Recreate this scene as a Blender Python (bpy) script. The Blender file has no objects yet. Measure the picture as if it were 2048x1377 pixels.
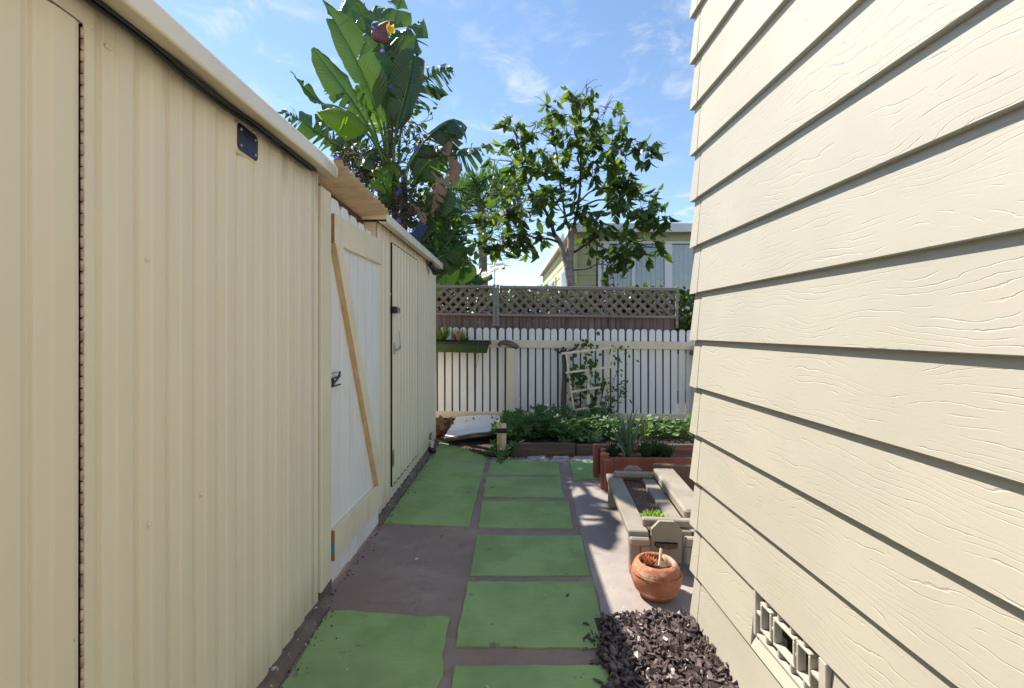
import bpy, math, random
import numpy as np
from mathutils import Vector, Matrix, noise as mnoise
R = math.radians
rng = random.Random(7)

# ------------------------------------------------------------------ camera, sky, sun, exposure
scene = bpy.context.scene
col = scene.collection
FPX, VX, VY, CAMH = 900.0, 1005.0, 661.0, 1.30       # focal length in px of the 2048 wide photo, vanishing point, eye height
cam_d = bpy.data.cameras.new('camera')
cam = bpy.data.objects.new('camera', cam_d); col.objects.link(cam)
cam.location = (0, 0, CAMH); cam.rotation_euler = (R(90), 0, 0)
cam_d.sensor_width = 36; cam_d.lens = FPX / 2048 * 36
cam_d.shift_x = (1024 - VX) / 2048; cam_d.shift_y = -(688.5 - VY) / 2048
cam_d.clip_start = 0.02; cam_d.clip_end = 3000
scene.camera = cam

SUN_TRAVEL = Vector((0.6135, -0.469, -1.0)).normalized()
world = bpy.data.worlds.new('World'); scene.world = world; world.use_nodes = True
wn, wl = world.node_tree.nodes, world.node_tree.links
wn.clear()
wout = wn.new('ShaderNodeOutputWorld'); bg = wn.new('ShaderNodeBackground'); bg.inputs['Strength'].default_value = 0.11
sky = wn.new('ShaderNodeTexSky'); sky.sky_type = 'NISHITA'; sky.sun_disc = False
sky.sun_elevation = math.asin(-SUN_TRAVEL.z)
sky.sun_rotation = math.atan2(-SUN_TRAVEL.x, -SUN_TRAVEL.y) % (2 * math.pi)
sky.air_density = 1.0; sky.dust_density = 0.1; sky.ozone_density = 4.5
# thin wisps of cloud over the whole dome (direction projected on a flat cloud layer)
tc = wn.new('ShaderNodeTexCoord'); sep = wn.new('ShaderNodeSeparateXYZ'); wl.new(tc.outputs['Generated'], sep.inputs[0])
def wmath(op, a, b=None, clamp=False):
    n = wn.new('ShaderNodeMath'); n.operation = op; n.use_clamp = clamp
    for i, v in enumerate((a, b)):
        if v is None: continue
        if isinstance(v, (int, float)): n.inputs[i].default_value = v
        else: wl.new(v, n.inputs[i])
    return n.outputs[0]
zc = wmath('ADD', wmath('MAXIMUM', sep.outputs[2], 0.0), 0.12)
cv = wn.new('ShaderNodeCombineXYZ')
wl.new(wmath('DIVIDE', sep.outputs[0], zc), cv.inputs[0]); wl.new(wmath('DIVIDE', sep.outputs[1], zc), cv.inputs[1])
def wnoise(scale, detail, rough, dist, vec):
    n = wn.new('ShaderNodeTexNoise'); n.inputs['Scale'].default_value = scale; n.inputs['Detail'].default_value = detail
    n.inputs['Roughness'].default_value = rough; n.inputs['Distortion'].default_value = dist; wl.new(vec, n.inputs['Vector']); return n.outputs[0]
fine = wnoise(5.5, 9, 0.62, 0.5, cv.outputs[0]); big = wnoise(0.9, 3, 0.5, 0.0, cv.outputs[0])
def wramp(v, a, b):
    n = wn.new('ShaderNodeMapRange'); n.interpolation_type = 'SMOOTHSTEP'; wl.new(v, n.inputs[0])
    n.inputs[1].default_value = a; n.inputs[2].default_value = b; return n.outputs[0]
cf = wmath('MULTIPLY', wramp(fine, 0.47, 0.80), wramp(big, 0.36, 0.66))
hz = wn.new('ShaderNodeMapRange'); wl.new(sep.outputs[2], hz.inputs[0]); hz.inputs[1].default_value = 0.0; hz.inputs[2].default_value = 0.22
hz.inputs[3].default_value = 0.42; hz.inputs[4].default_value = 0.0
cf = wmath('MINIMUM', wmath('ADD', wmath('MULTIPLY', cf, 0.85), wmath('MULTIPLY', hz.outputs[0], wramp(fine, 0.25, 0.7))), 0.92)
mixc = wn.new('ShaderNodeMix'); mixc.data_type = 'RGBA'
wl.new(cf, mixc.inputs[0]); wl.new(sky.outputs[0], mixc.inputs[6]); mixc.inputs[7].default_value = (4.9, 5.1, 5.4, 1)
wl.new(mixc.outputs[2], bg.inputs['Color']); wl.new(bg.outputs[0], wout.inputs[0])

sun_d = bpy.data.lights.new('sun', 'SUN'); sun_d.energy = 3.8; sun_d.angle = R(0.53); sun_d.color = (1.0, 0.955, 0.88)
sun = bpy.data.objects.new('sun', sun_d); col.objects.link(sun)
sun.rotation_euler = SUN_TRAVEL.to_track_quat('-Z', 'Y').to_euler(); sun.location = (-6, 5, 10)
vs = scene.view_settings; vs.view_transform = 'Standard'; vs.look = 'None'; vs.gamma = 1; vs.use_curve_mapping = False
vs.exposure = 1.15
vs.use_white_balance = True; vs.white_balance_temperature = 7200; vs.white_balance_tint = 8   # the photo is balanced for the shade
scene.cycles.max_bounces = 7; scene.cycles.transparent_max_bounces = 6

# ------------------------------------------------------------------ pixel helpers
def P(px, py, d):                # photo pixel + distance along the view axis -> point
    return Vector(((px - VX) * d / FPX, d, CAMH - (py - VY) * d / FPX))
def G(px, py, z=0.0):            # photo pixel on a horizontal plane
    d = FPX * (CAMH - z) / (py - VY); return Vector(((px - VX) * d / FPX, d, z))

# ------------------------------------------------------------------ materials
class NT:
    def __init__(s, name):
        s.m = bpy.data.materials.new(name); s.m.use_nodes = True; s.t = s.m.node_tree; s.n = s.t.nodes; s.l = s.t.links
        s.n.clear(); s.out = s.n.new('ShaderNodeOutputMaterial'); s.b = s.n.new('ShaderNodeBsdfPrincipled'); s.l.new(s.b.outputs[0], s.out.inputs[0])
        s.tc = s.n.new('ShaderNodeTexCoord'); s.obj = s.tc.outputs['Object']; s.oi = s.n.new('ShaderNodeObjectInfo')
    def put(s, sock, v):
        if hasattr(v, 'is_output'): s.l.new(v, sock)
        elif isinstance(v, (tuple, list)) and len(v) == 3 and sock.type == 'RGBA': sock.default_value = (*v, 1)
        else: sock.default_value = v
    def math(s, op, a, b=0.0, c=None):
        n = s.n.new('ShaderNodeMath'); n.operation = op; s.put(n.inputs[0], a); s.put(n.inputs[1], b)
        if c is not None: s.put(n.inputs[2], c)
        return n.outputs[0]
    def vec(s, scale=(1, 1, 1), rand=False, src=None):
        v = src or s.obj
        if rand:
            c = s.n.new('ShaderNodeVectorMath'); c.operation = 'ADD'; s.l.new(v, c.inputs[0])
            k = s.n.new('ShaderNodeVectorMath'); k.operation = 'SCALE'; k.inputs[0].default_value = (37.1, 61.7, 23.3)
            s.l.new(s.oi.outputs['Random'], k.inputs['Scale']); s.l.new(k.outputs[0], c.inputs[1]); v = c.outputs[0]
        m = s.n.new('ShaderNodeMapping'); m.inputs['Scale'].default_value = scale; s.l.new(v, m.inputs[0]); return m.outputs[0]
    def noise(s, v, scale, detail=4, rough=0.55, dist=0.0):
        n = s.n.new('ShaderNodeTexNoise'); n.inputs['Scale'].default_value = scale; n.inputs['Detail'].default_value = min(detail, 4)
        n.inputs['Roughness'].default_value = rough; n.inputs['Distortion'].default_value = dist; s.l.new(v, n.inputs['Vector']); return n.outputs[0]
    def ramp(s, v, a, b, lo=0.0, hi=1.0):
        n = s.n.new('ShaderNodeMapRange'); n.interpolation_type = 'SMOOTHSTEP'; s.put(n.inputs[0], v)
        for i, x in enumerate((a, b, lo, hi)): n.inputs[i + 1].default_value = x
        return n.outputs[0]
    def mix(s, f, a, b, mode='MIX'):
        n = s.n.new('ShaderNodeMix'); n.data_type = 'RGBA'; n.blend_type = mode; s.put(n.inputs[0], f); s.put(n.inputs[6], a); s.put(n.inputs[7], b); return n.outputs[2]
    def bump(s, h, strength, dist, nrm=None):
        n = s.n.new('ShaderNodeBump'); n.inputs['Strength'].default_value = strength; n.inputs['Distance'].default_value = dist
        s.l.new(h, n.inputs['Height'])
        if nrm is not None: s.l.new(nrm, n.inputs['Normal'])
        return n.outputs[0]
    def set(s, color=None, rough=None, normal=None, **k):
        if color is not None: s.put(s.b.inputs['Base Color'], color)
        if rough is not None: s.put(s.b.inputs['Roughness'], rough)
        if normal is not None: s.l.new(normal, s.b.inputs['Normal'])
        for a, v in k.items(): s.put(s.b.inputs[a.replace('_', ' ')], v)
        return s.m
def mul(c, f): return tuple(x * f for x in c)

def m_paint(name, c, rough=0.5, var=0.10, scale=3.0, bump=0.12, bscale=60, dirt=None, dirt_amt=0.0, stretch=(1, 1, 1), rand=0.0, chips=None, chip_t=0.66, chip_scale=14):
    """paint with mottling, slight relief, optional dirt and chips"""
    t = NT(name); v = t.vec(stretch, rand=True)
    n1 = t.noise(v, scale, 5); c1 = t.mix(t.ramp(n1, 0.3, 0.7), mul(c, 1 - var), mul(c, 1 + var * 0.6))
    if rand: c1 = t.mix(t.math('MULTIPLY', t.oi.outputs['Random'], rand), c1, mul(c, 0.55))
    if dirt:
        nd = t.noise(t.vec((1, 1, .35), rand=True), scale * 1.7, 7, 0.65); c1 = t.mix(t.ramp(nd, 0.5, 0.75, 0, dirt_amt), c1, dirt)
    h = t.noise(v, bscale, 3)
    if chips:
        nc = t.noise(t.vec((1, 1, .4), rand=True), chip_scale, 8, 0.7); f = t.ramp(nc, chip_t, chip_t + 0.03); c1 = t.mix(f, c1, chips)
        h = t.math('SUBTRACT', h, f)
    return t.set(c1, t.ramp(n1, 0, 1, rough - .08, rough + .1), t.bump(h, bump, 0.004))

def m_wood(name, c, c2, axis='z', rough=0.8, grain=1.0, knots=True, rand=0.5, bump=0.4):
    t = NT(name)
    sc = {'x': (1.6, 30, 30), 'y': (30, 1.6, 30), 'z': (30, 30, 1.6)}[axis]
    v = t.vec(sc, rand=True); g = t.noise(v, 1.0, 8, 0.65, 0.6)
    sc2 = {'x': (.5, 5, 5), 'y': (5, .5, 5), 'z': (5, 5, .5)}[axis]
    g2 = t.noise(t.vec(sc2, rand=True), 1.3, 4)
    c1 = t.mix(t.ramp(g, 0.32, 0.68), c2, c); c1 = t.mix(t.ramp(g2, 0.35, 0.75, 0, 0.6), c1, mul(c2, 0.8))
    c1 = t.mix(t.math('MULTIPLY', t.oi.outputs['Random'], rand), c1, mul(c, 0.6))
    return t.set(c1, rough, t.bump(g, bump * grain, 0.004))

def m_plain(name, c, rough=0.6, metal=0.0, var=0.15, scale=12, bump=0.15, bscale=40):
    t = NT(name); v = t.vec(rand=True); n = t.noise(v, scale, 5)
    return t.set(t.mix(t.ramp(n, .3, .7), mul(c, 1 - var), mul(c, 1 + var)), rough, t.bump(t.noise(v, bscale, 4), bump, 0.003), Metallic=metal)

def m_leaf(name, c, c2, trans=0.45, rough=0.42, scale=3.0, veins=0.0, tcol=None, edge=None):
    t = NT(name); v = t.vec(rand=True); n = t.noise(v, scale, 3)
    base = t.mix(t.ramp(n, 0.3, 0.7), c, c2)
    nrm = None
    if veins:
        uv = t.tc.outputs['UV']; s = t.n.new('ShaderNodeSeparateXYZ'); t.l.new(uv, s.inputs[0])
        w = t.math('SINE', t.math('MULTIPLY', t.math('ADD', s.outputs[0], t.math('MULTIPLY', s.outputs[1], -0.10)), veins))
        base = t.mix(t.ramp(w, -1, 1, 0, 0.22), base, mul(c, 0.55)); nrm = t.bump(w, 0.25, 0.006)
        if edge:
            e = t.math('ADD', s.outputs[1], t.math('MULTIPLY', t.noise(t.vec((1, 1, 1)), 6, 5), 0.5)); base = t.mix(t.ramp(e, 1.20, 1.34), base, edge)
    t.set(base, rough, nrm)
    tr = t.n.new('ShaderNodeBsdfTranslucent'); t.put(tr.inputs[0], t.mix(0.35, base, tcol or (0.30, 0.55, 0.04)))
    mx = t.n.new('ShaderNodeMixShader'); mx.inputs[0].default_value = trans
    t.l.new(t.b.outputs[0], mx.inputs[1]); t.l.new(tr.outputs[0], mx.inputs[2]); t.l.new(mx.outputs[0], t.out.inputs[0])
    return t.m

CREAM = (0.83, 0.735, 0.560)
def make_siding():
    t = NT('siding_paint')
    v = t.vec((1, 1.0, 3.2), rand=True); f = t.noise(v, 1.7, 2, 0.45, 0.2)
    wob = t.noise(t.vec((1, 13, 50), rand=True), 1.0, 2)
    sz = t.n.new('ShaderNodeSeparateXYZ'); t.l.new(t.obj, sz.inputs[0])
    ph = t.math('FRACT', t.math('ADD', t.math('MULTIPLY', sz.outputs[2], 58.0), t.math('ADD', t.math('MULTIPLY', f, 12.0), t.math('MULTIPLY', wob, 1.0))))
    line = t.ramp(t.math('ABSOLUTE', t.math('SUBTRACT', ph, 0.5)), 0.0, 0.085)
    brk = t.ramp(t.noise(t.vec((1, 4.5, 34), rand=True), 1.0, 3), 0.44, 0.56)
    h = t.math('SUBTRACT', 1.0, t.math('MULTIPLY', t.math('SUBTRACT', 1.0, line), brk))
    fine = t.noise(t.vec((1, 60, 160), rand=True), 1.0, 2)
    h2 = t.math('ADD', h, t.math('MULTIPLY', fine, 0.2))
    c = (0.462, 0.438, 0.380); n = t.noise(t.vec(rand=True), 2.2, 5)
    base = t.mix(t.ramp(n, .35, .7), mul(c, .95), mul(c, 1.03))
    tan = t.ramp(t.noise(t.vec((1, 1.2, 2.5)), 1.9, 3), .62, .75, 0, .16); base = t.mix(tan, base, (.60, .46, .32))
    spk = t.ramp(t.noise(t.vec(rand=True), 70, 2), .765, .79, 0, .5); base = t.mix(spk, base, (.25, .22, .17))
    return t.set(base, 0.55, t.bump(h2, 0.42, 0.0024))
def make_shed_paint(name='shed_paint', c=CREAM):
    t = NT(name); v = t.vec((1, 1, .12)); n = t.noise(v, 5, 5)
    base = t.mix(t.ramp(n, .3, .7), mul(c, .965), mul(c, 1.02))
    s = t.n.new('ShaderNodeSeparateXYZ'); t.l.new(t.obj, s.inputs[0])
    streak = t.ramp(t.noise(t.vec((1, 14, .5)), 1.0, 6, .65), .5, .72)
    high = t.ramp(t.math('ADD', s.outputs[2], t.math('MULTIPLY', t.noise(t.vec((1, 9, 1)), 1, 4), .34)), 1.98, 2.16)
    base = t.mix(t.math('MULTIPLY', t.math('MULTIPLY', streak, high), .6), base, (.28, .22, .13))
    low = t.ramp(t.math('SUBTRACT', s.outputs[2], t.math('MULTIPLY', t.noise(t.vec((1, 11, 2)), 1, 4), .30)), -.10, .10, .35, 0)
    base = t.mix(low, base, (.42, .35, .24))
    sp = t.ramp(t.noise(t.vec((1, 1, .6)), 26, 2), .775, .80, 0, .55); base = t.mix(sp, base, (.36, .27, .16))
    b1 = t.bump(t.noise(t.vec((1, 1, .4)), 4.5, 3), .30, .010)
    return t.set(base, 0.42, t.bump(t.noise(t.vec((1, 160, 5)), 1, 2), .05, .002, b1))
def make_concrete(name, c, c2, stain):
    t = NT(name); v = t.vec(); n = t.noise(v, 2.3, 8, .6); n2 = t.noise(v, 9, 8, .7); n3 = t.noise(v, 90, 3)
    base = t.mix(t.ramp(n, .35, .68), c, c2); base = t.mix(t.ramp(n2, .52, .72, 0, .55), base, stain)
    scuff = t.ramp(t.noise(t.vec((1, 1.6, 1)), 3.5, 8, .72, .5), .52, .74, 0, .5); base = t.mix(scuff, base, (.40, .34, .32))
    sp = t.ramp(t.noise(v, 34, 2), .74, .78); base = t.mix(sp, base, (.62, .60, .56))
    return t.set(base, t.ramp(n, 0, 1, .62, .9), t.bump(t.math('ADD', n2, t.math('MULTIPLY', n3, .6)), .35, .006))
def make_green():
    t = NT('green_floor_paint'); v = t.vec(); c = (0.275, 0.435, 0.150)
    n = t.noise(v, 3.2, 7, .6); base = t.mix(t.ramp(n, .35, .65), mul(c, .80), mul(c, 1.12))
    br = t.noise(t.vec((1.2, 9, 1)), 6, 5); base = t.mix(t.ramp(br, .4, .75, 0, .22), base, mul(c, .72))
    w = t.noise(v, 8.5, 8, .72); base = t.mix(t.ramp(w, .64, .69, 0, .7), base, (.16, .13, .125))
    dust = t.ramp(t.noise(v, 1.6, 4), .42, .72, 0, .32); base = t.mix(dust, base, (.30, .33, .24))
    sp = t.ramp(t.noise(v, 48, 2), .765, .785); base = t.mix(sp, base, (.6, .62, .55))
    return t.set(base, t.ramp(n, .2, .8, .48, .72), t.bump(t.math('ADD', t.noise(v, 60, 4), t.math('MULTIPLY', w, .8)), .22, .005))
def make_soil(name, c, c2, sc=60):
    t = NT(name); v = t.vec(); n = t.noise(v, sc, 8, .7); n2 = t.noise(v, sc * .12, 5)
    base = t.mix(t.ramp(n, .3, .7), c, c2); base = t.mix(t.ramp(n2, .4, .7, 0, .5), base, mul(c, .6))
    fl = t.ramp(t.noise(v, sc * 2.2, 2), .70, .74); base = t.mix(fl, base, (.55, .50, .42))
    return t.set(base, .95, t.bump(n, .8, .012))
def make_glass(name, tint=(.93, .95, .96)):
    t = NT(name); tr = t.n.new('ShaderNodeBsdfTransparent'); tr.inputs[0].default_value = (*tint, 1)
    gl = t.n.new('ShaderNodeBsdfGlossy'); gl.inputs['Roughness'].default_value = .03
    fr = t.n.new('ShaderNodeFresnel'); fr.inputs[0].default_value = 1.55
    f = t.math('ADD', t.math('MULTIPLY', fr.outputs[0], .9), .02); mx = t.n.new('ShaderNodeMixShader')
    t.l.new(f, mx.inputs[0]); t.l.new(tr.outputs[0], mx.inputs[1]); t.l.new(gl.outputs[0], mx.inputs[2]); t.l.new(mx.outputs[0], t.out.inputs[0]); return t.m
def make_terracotta():
    t = NT('terracotta'); v = t.vec(); n = t.noise(v, 9, 7, .65)
    s = t.n.new('ShaderNodeSeparateXYZ'); t.l.new(t.obj, s.inputs[0])
    base = t.mix(t.ramp(n, .3, .7), (.36, .115, .055), (.50, .20, .11))
    salt = t.ramp(t.math('ADD', t.noise(t.vec((1, 1, 1.6)), 9, 7, .75), t.ramp(s.outputs[2], .09, .17, 0, .12)), .58, .72, 0, .7)
    base = t.mix(salt, base, (.55, .42, .37))
    ring = t.ramp(t.math('ABSOLUTE', t.math('SUBTRACT', s.outputs[2], t.math('ADD', .030, t.math('MULTIPLY', n, .02)))), .002, .007, .7, 0)
    base = t.mix(t.math('MULTIPLY', ring, t.ramp(t.noise(v, 60, 3), .45, .55)), base, (.66, .56, .52))
    return t.set(base, .85, t.bump(t.math('ADD', t.noise(v, 120, 3), t.math('MULTIPLY', n, 1.6)), .45, .006))

M = dict(
    siding=make_siding(), shed=make_shed_paint(), trim=m_paint('cream_trim_paint', CREAM, .38, .05, 2, .06, 50, (.45, .38, .26), .25),
    cream=m_paint('cream_wood_paint', (.82, .73, .53), .55, .06, 3, .15, 70, (.50, .42, .30), .3, rand=.06),
    white=m_paint('white_picket_paint', (.88, .88, .87), .55, .05, 4, .15, 60, (.55, .53, .50), .30, stretch=(1, 1, .3), rand=.10, chips=(.16, .12, .10), chip_t=.735, chip_scale=9),
    gatewhite=m_paint('white_gate_paint', (.86, .85, .82), .5, .04, 4, .25, 90, (.62, .58, .52), .22, stretch=(1, 1, .15), rand=.05),
    green=make_green(), path=make_concrete('painted_concrete', (.270, .192, .165), (.340, .255, .225), (.205, .138, .102)),
    strip=make_concrete('grey_concrete', (.30, .262, .258), (.37, .33, .322), (.22, .19, .185)),
    soil=make_soil('dark_soil', (.045, .030, .022), (.10, .070, .052)), bark=make_soil('potting_mix', (.085, .05, .035), (.19, .12, .085), 45),
    rawwood=m_wood('raw_wood', (.78, .55, .31), (.64, .41, .20), 'z', .7, rand=.1), rawwoody=m_wood('raw_wood_end', (.50, .30, .15), (.38, .20, .09), 'y', .7, rand=.1),
    curb=m_paint('brown_curb', (.17, .125, .10), .8, .25, 6, .5, 40, (.32, .24, .15), .7, chips=(.60, .55, .48), chip_t=.62, chip_scale=26),
    grey_wood=m_wood('weathered_fence_wood', (.29, .215, .185), (.105, .072, .062), 'z', .9, rand=.5),
    lattice=m_wood('weathered_lattice_wood', (.33, .265, .235), (.20, .15, .13), 'x', .9, rand=.45),
    frail=m_wood('weathered_rail_wood', (.37, .34, .325), (.25, .22, .21), 'x', .9, rand=.25),
    bench=m_paint('worn_taupe_paint', (.30, .27, .228), .7, .14, 5, .45, 40, (.20, .17, .14), .4, rand=.12, chips=(.14, .10, .075), chip_t=.70, chip_scale=16),
    red=m_paint('brick_red_stain', (.34, .105, .068), .6, .2, 5, .35, 40, (.17, .06, .045), .5, rand=.15),
    border=m_wood('brown_border_wood', (.185, .125, .10), (.12, .08, .065), 'x', .85, rand=.2),
    black=m_plain('black_plastic', (.02, .02, .025), .4, 0, .1), navy=m_plain('navy_plate', (.018, .024, .05), .3, .2, .2),
    steel=m_plain('galvanised_steel', (.50, .49, .47), .38, .9, .2), darksteel=m_plain('dark_steel', (.10, .095, .09), .45, .8, .3),
    rust=m_plain('rusty_hinge', (.34, .17, .10), .8, .2, .4, 40), hinge=m_plain('painted_hinge', (.56, .40, .30), .7, 0, .35, 45), blue=m_plain('blue_sticker', (.03, .33, .50), .5), gold=m_plain('brass', (.75, .62, .30), .35, .9),
    corr=m_paint('corrugated_sheet', (.58, .43, .29), .5, .15, 3, .1, 30, (.22, .15, .09), .5, stretch=(1, 3, 1)), beam=m_wood('dark_beam', (.16, .085, .05), (.09, .045, .03), 'y', .85),
    chip=m_plain('mulch_chip', (.105, .078, .080), .40, 0, .6, 30, .6, 60),
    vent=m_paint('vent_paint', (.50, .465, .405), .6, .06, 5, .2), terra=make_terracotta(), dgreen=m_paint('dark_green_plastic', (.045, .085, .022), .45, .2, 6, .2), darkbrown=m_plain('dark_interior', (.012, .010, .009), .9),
    nsiding=m_paint('olive_siding_paint', (.44, .45, .25), .6, .05, 2, .1), nlight=m_paint('pale_green_paint', (.55, .57, .33), .6, .05, 2, .1), nwhite=m_paint('white_window_frame', (.80, .81, .82), .4, .03),
    blind=m_plain('vertical_blind', (.84, .85, .85), .7, 0, .05), glass=make_glass('window_glass'), nroof=m_paint('white_fascia', (.72, .74, .78), .5, .05),
    ban1=m_leaf('banana_leaf', (.026, .070, .022), (.046, .105, .028), .22, .30, 2, 160, (.28, .60, .03), (.22, .14, .04)),
    ban2=m_leaf('banana_leaf_dark', (.020, .058, .022), (.035, .085, .028), .20, .28, 2, 160, (.20, .45, .04), (.20, .12, .04)),
    ban3=m_leaf('banana_leaf_young', (.09, .20, .022), (.14, .26, .03), .55, .35, 2, 140, (.42, .68, .03), (.30, .20, .05)),
    bandead=m_leaf('dead_banana_leaf', (.28, .165, .105), (.40, .27, .18), .25, .8, 4, 120, (.5, .3, .15)),
    petiole=m_plain('petiole', (.10, .20, .045), .45, 0, .25), spathe=m_plain('flower_spathe', (.15, .055, .06), .6, 0, .35), purple=m_leaf('purple_petal', (.13, .06, .50), (.22, .13, .62), .4, .6, 3, 0, (.4, .2, .9)), yellow=m_leaf('yellow_petal', (.75, .55, .04), (.8, .6, .08), .4, .6, 3, 0, (.9, .7, .1)),
    avo1=m_leaf('avocado_leaf', (.034, .072, .022), (.060, .115, .030), .40, .30, 5, 0, (.30, .50, .04)), avoy=m_leaf('avocado_leaf_young', (.10, .17, .02), (.16, .22, .03), .5, .4, 5, 0, (.5, .62, .05)),
    avobark=m_plain('avocado_bark', (.33, .27, .25), .85, 0, .25, 14, .5, 50), twig=m_plain('dark_twig', (.065, .05, .05), .85, 0, .3, 20), fruit=m_plain('avocado_skin', (.05, .11, .025), .4, 0, .2, 30),
    palm=m_leaf('palm_leaflet', (.045, .105, .045), (.075, .15, .06), .40, .4, 3, 0, (.25, .5, .10)), palmbark=m_plain('palm_bark', (.24, .20, .18), .9, 0, .25, 6, .6, 25),
    deadvine=m_plain('dead_vine', (.075, .048, .042), .9, 0, .4, 8), vine=m_leaf('vine_leaf', (.028, .080, .018), (.05, .12, .022), .38, .45, 6, 0), vineb=m_leaf('sunlit_vine_leaf', (.07, .17, .02), (.11, .22, .03), .5, .45, 6, 0, (.42, .7, .04)),  # second vine leaf: sunlight put into a lighter copy of the first
    bed=m_leaf('bed_leaf', (.060, .150, .045), (.098, .21, .062), .38, .5, 8, 0), bedlight=m_leaf('pale_bed_leaf', (.16, .29, .10), (.25, .39, .15), .45, .5, 8, 0, (.4, .65, .08)), stem=m_plain('plant_stem', (.16, .24, .07), .6),  # pale bed leaf: sun glare on the right plants put into the colour
    aloe=m_plain('aloe_skin', (.10, .19, .095), .45, 0, .22, 9), haw=m_plain('dark_succulent', (.038, .085, .030), .5, 0, .3, 20), jade=m_plain('bright_succulent', (.20, .36, .035), .45, 0, .25, 25), orange=m_plain('orange_succulent', (.55, .17, .08), .5, 0, .35, 40),
    grass=m_leaf('planter_grass', (.12, .19, .035), (.19, .25, .06), .4, .6, 10, 0), drygrass=m_leaf('dry_planter_grass', (.38, .31, .15), (.45, .36, .18), .35, .7, 10, 0, (.6, .5, .2)),
    dryleaf=m_leaf('dry_leaf', (.20, .105, .065), (.29, .17, .11), .15, .8, 6, 0, (.45, .25, .12)), drift=m_wood('driftwood', (.26, .21, .18), (.10, .075, .065), 'x', .9, rand=.1), vtrunk=m_wood('old_vine_bark', (.16, .11, .09), (.08, .055, .048), 'z', .95, rand=.1, bump=.8),
    iron=m_plain('black_iron', (.015, .014, .014), .5, .5), far=m_leaf('far_foliage', (.06, .085, .055), (.09, .12, .08), .2, .7, 2, 0), wallcore=m_plain('wall_core', (.25, .22, .18), .9), pole=m_plain('pale_pole', (.6, .62, .64), .6), ground=make_soil('yard_ground', (.10, .08, .06), (.17, .14, .11), 8), mortar=m_plain('old_mortar', (.42, .37, .34), .9, 0, .3, 14, .6, 30), rock=m_plain('white_pebble', (.72, .71, .69), .7), pvc=m_paint('cream_pipe', (.72, .66, .52), .5),
)

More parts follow.
